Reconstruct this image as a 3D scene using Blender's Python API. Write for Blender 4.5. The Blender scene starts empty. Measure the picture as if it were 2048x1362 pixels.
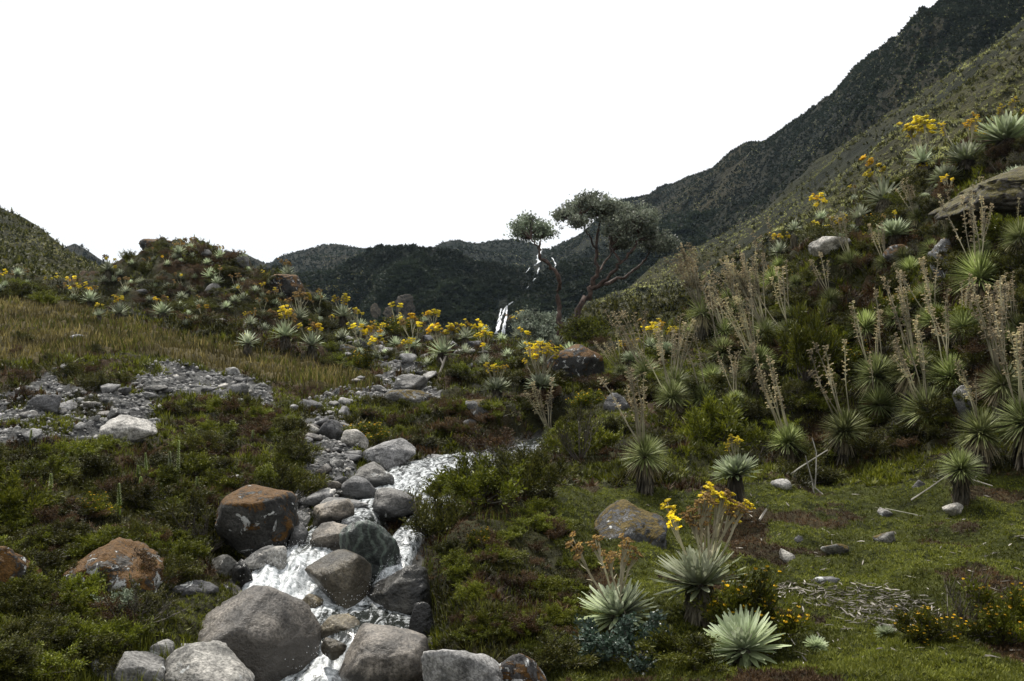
import bpy, math, random
import numpy as np
from mathutils import Vector
R = math.radians
random.seed(7); rng = np.random.default_rng(7)
F = 2048.0; CX = 1024.0; CY = 681.0          # photograph scale: focal length and centre in its pixels
# ------------------------------------------------------------------ camera, sky, sun, exposure
SC = bpy.context.scene; COL = SC.collection
cam = bpy.data.objects.new('camera', bpy.data.cameras.new('camera')); COL.objects.link(cam)
cam.data.sensor_width = 36; cam.data.lens = 36; cam.data.clip_start = .1; cam.data.clip_end = 6000
cam.location = (0, 0, 0); cam.rotation_euler = (R(90), 0, 0); SC.camera = cam
SUN_EL, SUN_AZ = 58, -24                     # azimuth from +Y, negative to the left
w = bpy.data.worlds.new('World'); SC.world = w; w.use_nodes = True
nt = w.node_tree; nt.nodes.clear()
def wn(t, **k):
    n = nt.nodes.new(t)
    for a, b in k.items(): setattr(n, a, b)
    return n
sky = wn('ShaderNodeTexSky', sky_type='NISHITA', sun_disc=False)
sky.sun_elevation = R(SUN_EL); sky.sun_rotation = R(SUN_AZ); sky.altitude = 3500
tc = wn('ShaderNodeTexCoord'); ns = wn('ShaderNodeTexNoise'); ns.inputs['Scale'].default_value = 1.6; ns.inputs['Detail'].default_value = 4
rp = wn('ShaderNodeValToRGB'); rp.color_ramp.elements[0].position = .24; rp.color_ramp.elements[1].position = .36
mx = wn('ShaderNodeMix', data_type='RGBA'); bg = wn('ShaderNodeBackground'); wo = wn('ShaderNodeOutputWorld')
mx.inputs[7].default_value = (8.8, 8.9, 9.0, 1)
nt.links.new(tc.outputs['Generated'], ns.inputs['Vector']); nt.links.new(ns.outputs[0], rp.inputs[0])
nt.links.new(rp.outputs[0], mx.inputs[0]); nt.links.new(sky.outputs[0], mx.inputs[6])
nt.links.new(mx.outputs[2], bg.inputs[0]); nt.links.new(bg.outputs[0], wo.inputs[0]); bg.inputs[1].default_value = .12
sd = bpy.data.lights.new('sun', 'SUN'); sd.energy = 5.0; sd.angle = R(.6); sd.color = (1, .95, .87)
so = bpy.data.objects.new('sun', sd); COL.objects.link(so); so.location = (0, 0, 50)
ce, se = math.cos(R(SUN_EL)), math.sin(R(SUN_EL))
sdir = Vector((math.sin(R(SUN_AZ))*ce, math.cos(R(SUN_AZ))*ce, se))
so.rotation_euler = sdir.to_track_quat('Z', 'Y').to_euler()
SC.view_settings.view_transform = 'Standard'; SC.view_settings.look = 'None'
SC.view_settings.exposure = 0; SC.view_settings.gamma = 1
SC.render.engine = 'CYCLES'; SC.cycles.max_bounces = 4; SC.cycles.diffuse_bounces = 2; SC.cycles.glossy_bounces = 2
SC.cycles.transmission_bounces = 3; SC.cycles.use_denoising = True; SC.cycles.caustics_reflective = False; SC.cycles.caustics_refractive = False
# ------------------------------------------------------------------ noise and mesh helpers
def hsh(i, j, k, s):
    i = i.astype(np.int64); j = j.astype(np.int64); k = k.astype(np.int64)
    n = (i*374761393 + j*668265263 + k*2147483647 + s*1274126177) & 0x7fffffff
    n = ((n ^ (n >> 13))*1274126177) & 0x7fffffff
    n = ((n ^ (n >> 15))*668265263) & 0x7fffffff
    return ((n ^ (n >> 16)) & 0xffffff)/float(0xffffff)
def vnoise(p, s=0):
    f0 = np.floor(p); f = p - f0; f = f*f*f*(f*(f*6-15)+10); o = 0
    for a in (0, 1):
        wx = f[:, 0] if a else 1-f[:, 0]
        for b in (0, 1):
            wy = f[:, 1] if b else 1-f[:, 1]
            for c in (0, 1):
                wz = f[:, 2] if c else 1-f[:, 2]
                o = o + wx*wy*wz*hsh(f0[:, 0]+a, f0[:, 1]+b, f0[:, 2]+c, s)
    return o*2-1
def fbm(p, sc=1., octv=4, s=0, gain=.5, ridge=False):
    p = np.asarray(p, float)*sc; o = 0; a = 1
    for k in range(octv):
        n = vnoise(p, s+k*17); o = o + a*((1-2*np.abs(n)) if ridge else n); a *= gain; p = p*2.03+3.1
    return o
def p3(x, y, z=0.):
    x = np.atleast_1d(np.asarray(x, float)); y = np.atleast_1d(np.asarray(y, float))
    return np.stack([x, y, np.zeros_like(x)+z], 1)
def mesh_np(name, v, f, mat, smooth=False):
    me = bpy.data.meshes.new(name); f = np.asarray(f, np.int32); v = np.asarray(v, np.float32); k = f.shape[1]
    me.vertices.add(len(v)); me.vertices.foreach_set('co', v.ravel())
    me.loops.add(f.size); me.loops.foreach_set('vertex_index', f.ravel())
    me.polygons.add(len(f)); me.polygons.foreach_set('loop_start', np.arange(0, f.size, k, dtype=np.int32))
    me.update(calc_edges=True)
    if smooth: me.polygons.foreach_set('use_smooth', np.ones(len(f), bool))
    me.materials.append(mat); return me
class MB:                                     # quad/tri collector
    def __init__(s): s.v = []; s.f = []; s.n = 0; s.m = []
    def add(s, v, f, m=0):
        v = np.asarray(v, float).reshape(-1, 3); s.v.append(v); s.f += [tuple(int(i)+s.n for i in q) for q in f]; s.m += [m]*len(f); s.n += len(v)
    def tube(s, pts, rad, seg=5, m=0):
        P = np.asarray(pts, float); n = len(P); T = np.gradient(P, axis=0); T /= np.linalg.norm(T, axis=1)[:, None]+1e-9
        up = np.array([.3, .2, 1.]) if abs(T[0, 2]) < .8 else np.array([1., .2, .1]); V = []
        for i in range(n):
            a = np.cross(T[i], up); a /= np.linalg.norm(a)+1e-9; b = np.cross(T[i], a)
            for k in range(seg):
                t = 2*math.pi*k/seg; V.append(P[i]+rad[i]*(math.cos(t)*a+math.sin(t)*b))
        Fc = [(i*seg+k, i*seg+(k+1) % seg, (i+1)*seg+(k+1) % seg, (i+1)*seg+k) for i in range(n-1) for k in range(seg)]
        Fc.append(tuple((n-1)*seg+k for k in range(seg))); s.add(V, Fc, m)
    def leaf(s, base, d, L, W, droop=.2, prof=(.35, .9, 1., .7, .06), m=0, fold=.25, roll=0):
        d = np.asarray(d, float); d = d/np.linalg.norm(d); n = len(prof)
        side = np.cross(d, (0, 0, 1.)); l = np.linalg.norm(side)
        side = side/l if l > .05 else np.array([math.cos(roll*7), math.sin(roll*7), 0])
        nr = np.cross(side, d); side = side*math.cos(roll)+nr*math.sin(roll); nr = np.cross(side, d)
        V = []; p = np.array(base, float); dd = d.copy()
        for i, w_ in enumerate(prof):
            V += [p-side*W*w_*.5+nr*fold*W*w_*.5, p, p+side*W*w_*.5+nr*fold*W*w_*.5]
            p = p+dd*L/(n-1); dd = dd+np.array([0, 0, -droop/(n-1)]); dd /= np.linalg.norm(dd)
        Fc = []
        for i in range(n-1):
            a = i*3; Fc += [(a, a+1, a+4, a+3), (a+1, a+2, a+5, a+4)]
        s.add(V, Fc, m)
    def mesh(s, name, mats, smooth=False):
        me = bpy.data.meshes.new(name); me.from_pydata(np.concatenate(s.v).tolist(), [], s.f)
        for m in (mats if isinstance(mats, (list, tuple)) else [mats]): me.materials.append(m)
        me.polygons.foreach_set('material_index', np.array(s.m, np.int32))
        if smooth: me.polygons.foreach_set('use_smooth', np.ones(len(s.f), bool))
        me.update(); return me
def link(name, me, parent=None, loc=None):
    o = bpy.data.objects.new(name, me); COL.objects.link(o)
    if parent: o.parent = parent
    if loc is not None: o.location = loc
    return o
def tag(o, label=None, cat=None, group=None, kind=None):
    for k, v_ in (('label', label), ('category', cat), ('group', group), ('kind', kind)):
        if v_: o[k] = v_
    return o
def empty(name, loc, label, cat, group=None, rz=0):
    o = link(name, None, loc=loc); o.rotation_euler[2] = rz; o.empty_display_size = .2
    return tag(o, label, cat, group)
# ------------------------------------------------------------------ materials
def mat_new(name):
    m = bpy.data.materials.new(name); m.use_nodes = True; t = m.node_tree; t.nodes.clear()
    return m, t
def nd(t, ty, **k):
    n = t.nodes.new(ty)
    for a, b in k.items():
        if a in n.inputs: n.inputs[a].default_value = b
        else: setattr(n, a, b)
    return n
def ramp(t, src, stops):
    r = nd(t, 'ShaderNodeValToRGB'); e = r.color_ramp.elements
    while len(e) < len(stops): e.new(.5)
    for i, (p, c) in enumerate(stops):
        e[i].position = p; e[i].color = (*c, 1) if len(c) == 3 else c
    t.links.new(src, r.inputs[0]); return r.outputs[0]
def g3(v): return (v, v, v)
def noise(t, vec, scale, detail=4, rough=.55, dist=0):
    n = nd(t, 'ShaderNodeTexNoise', Scale=scale, Detail=detail, Roughness=rough, Distortion=dist)
    if vec is not None: t.links.new(vec, n.inputs['Vector'])
    return n.outputs[0]
def mixc(t, fac, a, b, mode='MIX'):
    n = nd(t, 'ShaderNodeMix', data_type='RGBA', blend_type=mode)
    for s, i in ((fac, 0), (a, 6), (b, 7)):
        if hasattr(s, 'is_linked') or hasattr(s, 'node'): t.links.new(s, n.inputs[i])
        elif i == 0: n.inputs[0].default_value = s
        else: n.inputs[i].default_value = (*s, 1)
    return n.outputs[2]
def mth(t, op, a, b=0.):
    n = nd(t, 'ShaderNodeMath', operation=op)
    for i, s in enumerate((a, b)):
        if hasattr(s, 'node'): t.links.new(s, n.inputs[i])
        else: n.inputs[i].default_value = s
    return n.outputs[0]
def finish(t, col, rough=.8, bump=None, bstr=.3, bdist=.02, spec=.3, trans=0, transcol=None):
    b = nd(t, 'ShaderNodeBsdfPrincipled'); b.inputs['Specular IOR Level'].default_value = spec
    if hasattr(col, 'node'): t.links.new(col, b.inputs['Base Color'])
    else: b.inputs['Base Color'].default_value = (*col, 1)
    if hasattr(rough, 'node'): t.links.new(rough, b.inputs['Roughness'])
    else: b.inputs['Roughness'].default_value = rough
    if bump is not None:
        n = nd(t, 'ShaderNodeBump', Strength=bstr, Distance=bdist); t.links.new(bump, n.inputs['Height']); t.links.new(n.outputs[0], b.inputs['Normal'])
    o = nd(t, 'ShaderNodeOutputMaterial'); out = b.outputs[0]
    if trans > 0:
        tr = nd(t, 'ShaderNodeBsdfTranslucent'); ms = nd(t, 'ShaderNodeMixShader'); ms.inputs[0].default_value = trans
        if hasattr(col, 'node'): t.links.new(col, tr.inputs[0])
        else: tr.inputs[0].default_value = (*col, 1)
        t.links.new(out, ms.inputs[1]); t.links.new(tr.outputs[0], ms.inputs[2]); out = ms.outputs[0]
    t.links.new(out, o.inputs[0])
def leafmat(name, c0, c1, c2, rough=.6, trans=.25, patch=2., spec=.25):
    m, t = mat_new(name); g = nd(t, 'ShaderNodeNewGeometry'); oi = nd(t, 'ShaderNodeObjectInfo')
    a = ramp(t, g.outputs['Random Per Island'], [(0, c0), (.55, c1), (1, c2)])
    n = noise(t, g.outputs['Position'], patch, 3)
    f = ramp(t, n, [(.36, g3(.45)), (.5, g3(.95)), (.64, g3(1.5))]); a = mixc(t, 1., a, f, 'MULTIPLY')
    r = ramp(t, oi.outputs['Random'], [(0, (.75, .72, .7)), (.5, g3(1.)), (1, (1.2, 1.25, 1.1))]); a = mixc(t, 1., a, r, 'MULTIPLY')
    finish(t, a, rough, spec=spec, trans=trans); return m
def rockmat(name, dark, light, lichen=0., moss=0., mosscol=(.13, .062, .010), veins=False, wet=.75, grain=1., wetshade=False):
    m, t = mat_new(name); tcn = nd(t, 'ShaderNodeTexCoord'); g = nd(t, 'ShaderNodeNewGeometry'); oi = nd(t, 'ShaderNodeObjectInfo')
    v = nd(t, 'ShaderNodeVectorMath', operation='ADD'); t.links.new(g.outputs['Position'], v.inputs[0]); v = v.outputs[0]
    n1 = noise(t, v, 1.7, 6, .6, .4); n2 = noise(t, v, 45, 3, .6); n3 = noise(t, v, 7, 6, .7)
    c = ramp(t, n1, [(.32, dark), (.66, light)])
    sp = ramp(t, n2, [(.36, g3(.45)), (.5, g3(1.)), (.66, g3(1.5))]); c = mixc(t, .8*grain, c, sp, 'MULTIPLY')
    st = ramp(t, n3, [(.36, g3(.3)), (.47, g3(.9)), (.60, g3(1.35))]); c = mixc(t, .8, c, st, 'MULTIPLY')
    if veins:
        wv = nd(t, 'ShaderNodeTexWave', Scale=3.2, Distortion=9., Detail=4.); wv.inputs['Detail Scale'].default_value = 1.4; t.links.new(v, wv.inputs[0])
        c = mixc(t, ramp(t, wv.outputs[0], [(.62, g3(0)), (.95, g3(.55))]), c, (.13, .17, .15))
    c = mixc(t, 1., c, ramp(t, oi.outputs['Random'], [(0, (.62, .62, .65)), (.5, g3(.95)), (1, (1.3, 1.25, 1.15))]), 'MULTIPLY')
    blk = ramp(t, noise(t, v, 2.6, 6, .72, .8), [(.52, g3(0)), (.64, g3(.75))]); c = mixc(t, blk, c, tuple(q*.45 for q in dark))
    rgh = wet
    if wetshade:  # dark lower part: wet rock, raised to put the fronts' shade into the colour
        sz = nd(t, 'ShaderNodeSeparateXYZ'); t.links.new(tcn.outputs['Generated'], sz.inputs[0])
        wsh = ramp(t, mth(t, 'ADD', sz.outputs[2], mth(t, 'MULTIPLY', n1, .45)), [(.70, g3(1)), (.86, g3(0))]); c = mixc(t, wsh, c, mixc(t, n3, tuple(q*.10 for q in light), tuple(q*.42 for q in light))); rgh = ramp(t, wsh, [(0, g3(wet)), (1, g3(.22))])
    if lichen > 0:
        l = noise(t, v, 5.5, 5, .65, .6); lm = ramp(t, l, [(.66-.12*lichen, g3(0)), (.69-.12*lichen, g3(1))]); c = mixc(t, lm, c, (.52, .53, .52))
    bump = mth(t, 'ADD', mth(t, 'MULTIPLY', n3, 1.), mth(t, 'MULTIPLY', n2, .25))
    if moss > 0:
        sx = nd(t, 'ShaderNodeSeparateXYZ'); t.links.new(g.outputs['Normal'], sx.inputs[0])
        q = mth(t, 'ADD', mth(t, 'MULTIPLY', sx.outputs[2], .34), mth(t, 'MULTIPLY', noise(t, v, 4.2, 7, .78, .7), 2.6))
        mm = ramp(t, mth(t, 'SUBTRACT', q, 1.12-.22*moss), [(.44, g3(0)), (.50, g3(1))])
        mn = noise(t, v, 30, 4, .7); mc = ramp(t, mn, [(.3, tuple(x*.35 for x in mosscol)), (.6, mosscol), (.8, (mosscol[0]*1.7, mosscol[1]*1.6, mosscol[2]*1.5))])
        c = mixc(t, mm, c, mc); bump = mth(t, 'ADD', bump, mth(t, 'MULTIPLY', mm, mth(t, 'ADD', mn, .6)))
    finish(t, c, rgh, bump, .8, .045, spec=.35); return m
M = {}
M['granite'] = rockmat('granite', (.05, .05, .052), (.20, .198, .195), lichen=.2, wetshade=True)
M['granite_pale'] = rockmat('granite_pale', (.17, .17, .165), (.38, .37, .355), lichen=.15)
M['granite_brown'] = rockmat('granite_brown', (.045, .041, .037), (.23, .205, .175), wet=.5, wetshade=True)
M['granite_ochre'] = rockmat('granite_ochre', (.04, .034, .022), (.20, .17, .115), wet=.4, wetshade=True)
M['wet_dark'] = rockmat('wet_dark_rock', (.012, .013, .014), (.06, .058, .052), wet=.28)
M['veined'] = rockmat('veined_rock', (.012, .016, .016), (.045, .055, .052), veins=True, wet=.3)
M['mossy'] = rockmat('mossy_rock', (.03, .028, .025), (.10, .095, .09), lichen=1.0, moss=.72)
M['mossdark'] = rockmat('moss_topped_rock', (.012, .012, .012), (.06, .06, .058), lichen=.5, moss=.62)
M['mossgrey'] = rockmat('lichened_rock', (.06, .06, .06), (.17, .17, .165), lichen=.4, moss=.12, mosscol=(.13, .09, .015))
M['ledge'] = rockmat('ledge_rock', (.03, .028, .024), (.10, .092, .078), lichen=.2, moss=.9, mosscol=(.10, .085, .02))
M['silver'] = leafmat('silver_leaf', (.27, .31, .20), (.40, .44, .31), (.56, .60, .47), .7, .28)
M['silver2'] = leafmat('silver_leaf_outer', (.15, .18, .09), (.24, .28, .15), (.36, .40, .26), .7, .2)
M['olive'] = leafmat('olive_leaf', (.13, .16, .045), (.23, .26, .10), (.40, .43, .21), .5, .3)
M['dead'] = leafmat('dead_leaf', (.045, .038, .028), (.10, .088, .065), (.19, .165, .125), .85, .1)
M['straw'] = leafmat('straw_leaf', (.12, .10, .055), (.20, .17, .10), (.32, .28, .18), .75, .2)
M['stalk'] = leafmat('flower_stem', (.24, .22, .15), (.33, .30, .21), (.42, .39, .29), .8, .0)
M['bud'] = leafmat('seed_bud', (.26, .19, .10), (.44, .37, .23), (.62, .55, .38), .8, .2)
M['yellow'] = leafmat('yellow_petal', (.58, .42, .01), (.78, .62, .015), (.88, .76, .06), .6, .2)
M['brownhead'] = leafmat('dry_flower', (.17, .10, .04), (.27, .18, .075), (.42, .27, .06), .8, .1)
M['orange'] = leafmat('orange_petal', (.50, .28, .006), (.68, .42, .008), (.80, .54, .02), .6, .2)
M['heath'] = leafmat('heath_leaf', (.022, .024, .004), (.052, .055, .008), (.11, .105, .018), .6, .25)
M['green'] = leafmat('green_leaf', (.045, .055, .004), (.10, .115, .009), (.18, .19, .02), .55, .3)
M['rust'] = leafmat('rusty_leaf', (.035, .020, .010), (.075, .042, .018), (.12, .075, .03), .7, .2)
M['teal'] = leafmat('glossy_leaf', (.018, .032, .020), (.035, .060, .040), (.085, .125, .095), .38, .15, spec=.5)
M['grayleaf'] = leafmat('grey_green_leaf', (.10, .125, .09), (.19, .225, .165), (.33, .37, .29), .5, .4)
M['twig'] = leafmat('twig_bark', (.05, .042, .035), (.09, .078, .066), (.14, .125, .11), .85, 0)
M['redbark'] = leafmat('peeling_bark', (.045, .030, .024), (.075, .050, .040), (.12, .09, .075), .75, 0, 8.)
M['palestick'] = leafmat('weathered_wood', (.30, .28, .24), (.36, .34, .30), (.42, .4, .36), .8, 0)
M['farheath'] = leafmat('far_shrub_leaf', (.011, .015, .009), (.014, .019, .011), (.020, .025, .015), .8, .3, .035)
M['farros'] = leafmat('far_rosette_leaf', (.18, .18, .06), (.30, .30, .12), (.48, .47, .23), .7, .2, .08)
# ------------------------------------------------------------------ terrain function
CP = [  # (distance, [(column, height) ...])
 (3, [(-400, -1.6), (600, -2.6), (1100, -2.0), (2400, -1.8)]),
 (5, [(-300, -1.6), (300, -2.2), (700, -2.8), (1100, -2.35), (1700, -2.1), (2400, -2.0)]),
 (7.2, [(-200, -1.9), (0, -2.1), (250, -2.4), (420, -2.55), (640, -2.8), (880, -2.6), (1000, -2.42), (1200, -2.36), (1600, -2.3), (2048, -2.25), (2400, -2.1)]),
 (8.6, [(-200, -1.75), (0, -1.8), (200, -2.0), (350, -2.15), (480, -2.35), (600, -2.5), (780, -2.5), (850, -2.35), (900, -2.05), (1050, -2.12), (1300, -2.2), (1700, -2.25), (2048, -2.2), (2400, -2.0)]),
 (10, [(-200, -1.55), (50, -1.6), (250, -1.75), (400, -1.95), (560, -2.2), (700, -2.2), (800, -2.15), (880, -1.98), (1100, -2.0), (1400, -2.1), (1800, -2.1), (2048, -2.0), (2400, -1.8)]),
 (12, [(-200, -1.4), (100, -1.5), (400, -1.7), (600, -1.88), (730, -2.0), (870, -1.98), (1000, -1.8), (1200, -1.85), (1500, -1.95), (1800, -1.95), (2048, -1.75), (2300, -1.2)]),
 (14.5, [(-300, -1.15), (0, -1.35), (300, -1.4), (600, -1.6), (850, -1.92), (950, -1.92), (1100, -1.6), (1300, -1.6), (1500, -1.75), (1700, -1.65), (1850, -1.2), (1950, -.45), (2048, .4), (2300, 2.0)]),
 (17, [(-300, -.9), (0, -1.2), (300, -1.25), (600, -1.4), (850, -1.6), (1050, -1.5), (1200, -1.3), (1400, -1.2), (1600, -1.1), (1750, -.7), (1900, .7), (2048, 2.0), (2300, 3.6)]),
 (20, [(-300, -.5), (0, -.9), (300, -.9), (600, -1.2), (850, -1.2), (1050, -1.05), (1200, -.9), (1400, -.6), (1600, .1), (1750, 1.2), (1900, 2.6), (2048, 3.6), (2300, 5)]),
 (24, [(-300, .3), (0, -.3), (300, -.35), (500, -.75), (700, -1.05), (850, -.9), (1000, -.8), (1200, -.7), (1400, .2), (1600, 1.7), (1750, 3.1), (1900, 4.1), (2048, 5.0), (2300, 6)]),
 (29, [(-300, 1.4), (0, .6), (200, .45), (400, .1), (600, -.3), (800, -.5), (1000, -.5), (1150, -.45), (1300, .1), (1450, 1.3), (1550, 2.1), (1750, 3.5), (1900, 4.3), (2048, 5.1), (2300, 6)]),
 (35, [(-300, 2.2), (0, 1.2), (200, 1.3), (350, 1.6), (500, 1.3), (600, .8), (750, .1), (900, -.1), (1130, -.1), (1300, .3), (1450, 1.0), (1600, 1.8), (1750, 2.9), (2048, 4.4), (2300, 5.5)]),
 (41, [(-300, 3), (0, 1.8), (150, 2.5), (220, 2.9), (310, 3.65), (450, 3.35), (540, 2.6), (620, 1.7), (720, .7), (850, .1), (1000, -.1), (1130, 0), (1300, .2), (1600, .8), (2048, 3), (2300, 4)]),
 (50, [(-300, 3), (0, 1.8), (310, 2.0), (540, 1.2), (720, .3), (1000, -.2), (1150, -.2), (1300, -.2), (1600, -.5), (2048, 1)]),
 (62, [(-300, 3), (0, 1.5), (400, .5), (700, 0), (1000, -.8), (1300, -1), (1600, -1), (2048, 0)]),
 (100, [(-300, 1), (500, -1), (1000, -2.5), (1500, -3), (2300, -2)])]
KW = 900.
cp = np.array([(c, math.log(d)*KW, z) for d, r in CP for c, z in r])
def tk(d2): return d2*np.log(d2+1e-6)*.5
def _sys():
    P = cp[:, :2]/1000; n = len(P); d2 = ((P[:, None]-P[None])**2).sum(2)
    A = np.zeros((n+3, n+3)); A[:n, :n] = tk(d2)+np.eye(n)*1e-3; A[:n, n] = 1; A[:n, n+1:] = P; A[n, :n] = 1; A[n+1:, :n] = P.T
    return np.linalg.solve(A, np.concatenate([cp[:, 2], [0, 0, 0]]))
TW = _sys()
# stream: (column, distance, level, half width, foam)
ST_MAIN = [(640, 6.3, -2.74, .5, .5), (640, 7.2, -2.68, .5, .7), (635, 7.85, -2.62, .5, .9), (668, 8.15, -2.5, .25, .75), (715, 8.32, -2.38, .5, .5), (722, 8.6, -2.36, .58, .3), (700, 8.85, -2.35, .58, .6),
           (600, 9.1, -2.30, .40, 1.), (552, 9.4, -2.17, .33, 1.), (585, 9.8, -2.06, .32, .9), (632, 10.25, -1.99, .3, .6), (688, 11, -1.93, .28, .5), (722, 11.8, -1.89, .3, .7), (770, 12.6, -1.87, .34, .75),
           (835, 13.6, -1.845, .46, .75), (895, 14.8, -1.80, .95, .6), (960, 15.8, -1.77, .7, .6), (1045, 17, -1.76, .35, .4), (1110, 18.5, -1.7, .3, .3)]
ST_SIDE = [(860, 13.3, -1.85, .25, .7), (872, 12.2, -1.88, .25, .7), (845, 11.2, -1.94, .2, .5), (806, 10.3, -2.0, .16, .7), (792, 9.75, -2.11, .13, .9), (765, 9.25, -2.27, .15, .9), (742, 9.0, -2.345, .2, .8)]
def path_world(L, step=.03):
    a = np.array([((c-CX)/F*d, d, z, hw, fo) for c, d, z, hw, fo in L]); s = np.r_[0, np.cumsum(np.hypot(np.diff(a[:, 0]), np.diff(a[:, 1])))]
    n = int(s[-1]/step); q = np.linspace(0, s[-1], n); o = np.stack([np.interp(q, s, a[:, i]) for i in range(5)], 1)
    k = np.ones(7)/7
    for i in (0, 1, 3, 4): o[3:-3, i] = np.convolve(o[:, i], k, 'valid')
    return o
PM, PS = path_world(ST_MAIN), path_world(ST_SIDE)
PA = np.concatenate([PM, PS])
def stream_near(x, y):
    bd = np.full(x.shape, 9.); bz = np.zeros(x.shape); bh = np.ones(x.shape)
    m = (y < 20) & (y > 5) & (np.abs(x) < 4.5); ii = np.where(m)[0]
    for c in range(0, len(ii), 20000):
        j = ii[c:c+20000]; d = (x[j, None]-PA[None, ::3, 0])**2+(y[j, None]-PA[None, ::3, 1])**2
        e = np.sqrt(d)-PA[None, ::3, 3]; k = e.argmin(1); bd[j] = e[np.arange(len(j)), k]; bz[j] = PA[::3, 2][k]
    return bd, bz
def proj(x, y, z): return CX+F*x/y, CY-F*z/y
def H0(x, y):
    x = np.atleast_1d(np.asarray(x, float)); y = np.atleast_1d(np.asarray(y, float)); out = np.empty(len(x))
    for c in range(0, len(x), 60000):
        xx, yy = x[c:c+60000], np.maximum(y[c:c+60000], 1.2)
        U = np.stack([np.clip(CX+F*xx/yy, -1500, 3600)/1000, np.log(yy)*KW/1000], 1); P = cp[:, :2]/1000
        d2 = ((U[:, None]-P[None])**2).sum(2); out[c:c+60000] = tk(d2)@TW[:-3]+TW[-3]+U@TW[-2:]
    return out
def sstep(a, b, v): t_ = np.clip((v-a)/(b-a), 0, 1); return t_*t_*(3-2*t_)
def H(x, y, det=True):
    x = np.atleast_1d(np.asarray(x, float)); y = np.atleast_1d(np.asarray(y, float)); z = H0(x, y)
    c, r = proj(x, y, z); p = p3(x, y)
    hump = sstep(33, 37, y)*sstep(50, 44, y)*sstep(740, 600, c); rs = sstep(1350, 1700, c)*sstep(13, 18, y)
    mead = sstep(1100, 1300, c)*sstep(14, 12.5, y); lb = sstep(700, 450, c)*sstep(22, 16, y)
    a = .16+.1*hump*2+.25*rs; a = a*(1-.25*mead)
    z = z+a*fbm(p, .45, 3, 3)+(.07+.1*hump+.09*rs+.06*lb)*(1-.1*mead)*fbm(p, 1.7, 3, 11)*np.clip(y/12, .7, 2)
    if det: z = z+.022*(1+.6*np.clip(y/20, 0, 2))*fbm(p, 7., 3, 23)*(1-.3*mead)
    d, l = stream_near(x, y)
    bed = l-.10; k = sstep(.5, .0, d); z = np.where(d < .5, np.minimum(z*(1-k)+np.minimum(z, bed+.06)*k, z+0*k), z)
    z = np.where(d < 0, np.minimum(z, bed-.05*sstep(0, -.3, d)), z)
    return z
def G(px, py, dmin=5.5, dmax=70):
    D = np.exp(np.linspace(math.log(dmin), math.log(dmax), 700)); x = (px-CX)/F*D; z = H(x, D, False); row = CY-F*z/D
    k = np.where(row <= py)[0]
    i = k[0] if len(k) else int(np.argmin(row))
    return x[i], D[i], z[i]
def poly(pts, px, py):
    ins = np.zeros(px.shape, bool); n = len(pts)
    for i in range(n):
        x1, y1 = pts[i]; x2, y2 = pts[(i+1) % n]
        if y1 == y2: continue
        c = ((y1 > py) != (y2 > py)) & (px < (x2-x1)*(py-y1)/(y2-y1)+x1); ins ^= c
    return ins
GR1 = [(-100, 800), (60, 775), (112, 735), (125, 780), (255, 790), (300, 712), (420, 735), (545, 768), (550, 800), (515, 832), (470, 800), (380, 785), (325, 795), (310, 860), (260, 888), (120, 880), (-100, 890)]
GR2 = [(598, 925), (635, 840), (600, 800), (700, 770), (790, 745), (740, 720), (800, 700), (850, 730), (880, 800), (760, 805), (700, 812), (690, 850), (735, 880), (725, 905), (680, 960), (740, 1010), (600, 1040), (560, 1080), (600, 980)]
MEAD = [(1030, 1400), (1120, 1180), (1090, 960), (1200, 960), (1330, 985), (1500, 962), (1700, 968), (2300, 950), (2400, 1450), (1000, 1450)]
LITT = [(1555, 1165), (1640, 1175), (1760, 1180), (1870, 1200), (1900, 1232), (1800, 1275), (1720, 1235), (1640, 1215), (1560, 1212)]
TALL = [(-200, 560), (60, 585), (260, 638), (500, 700), (690, 738), (765, 768), (730, 783), (560, 762), (420, 735), (250, 705), (-200, 740)]
def zones(x, y, z, jit=True):
    c, r = proj(x, y, z); j = 0; k = 0
    if jit:
        p = p3(x, y); s = 260/np.maximum(y, 5); j = fbm(p, 1.2, 3, 41)*s*1.6; k = fbm(p, 1.2, 3, 77)*s*.5
    c2, r2 = c+j, r+k
    return {'gravel': (poly(GR1, c2, r2) | poly(GR2, c2, r2)) & (fbm(p3(x, y), .9, 3, 19) < .38), 'meadow': poly(MEAD, c2, r2), 'litter': poly(LITT, c2, r2), 'tall': poly(TALL, c2, r2)}
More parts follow.
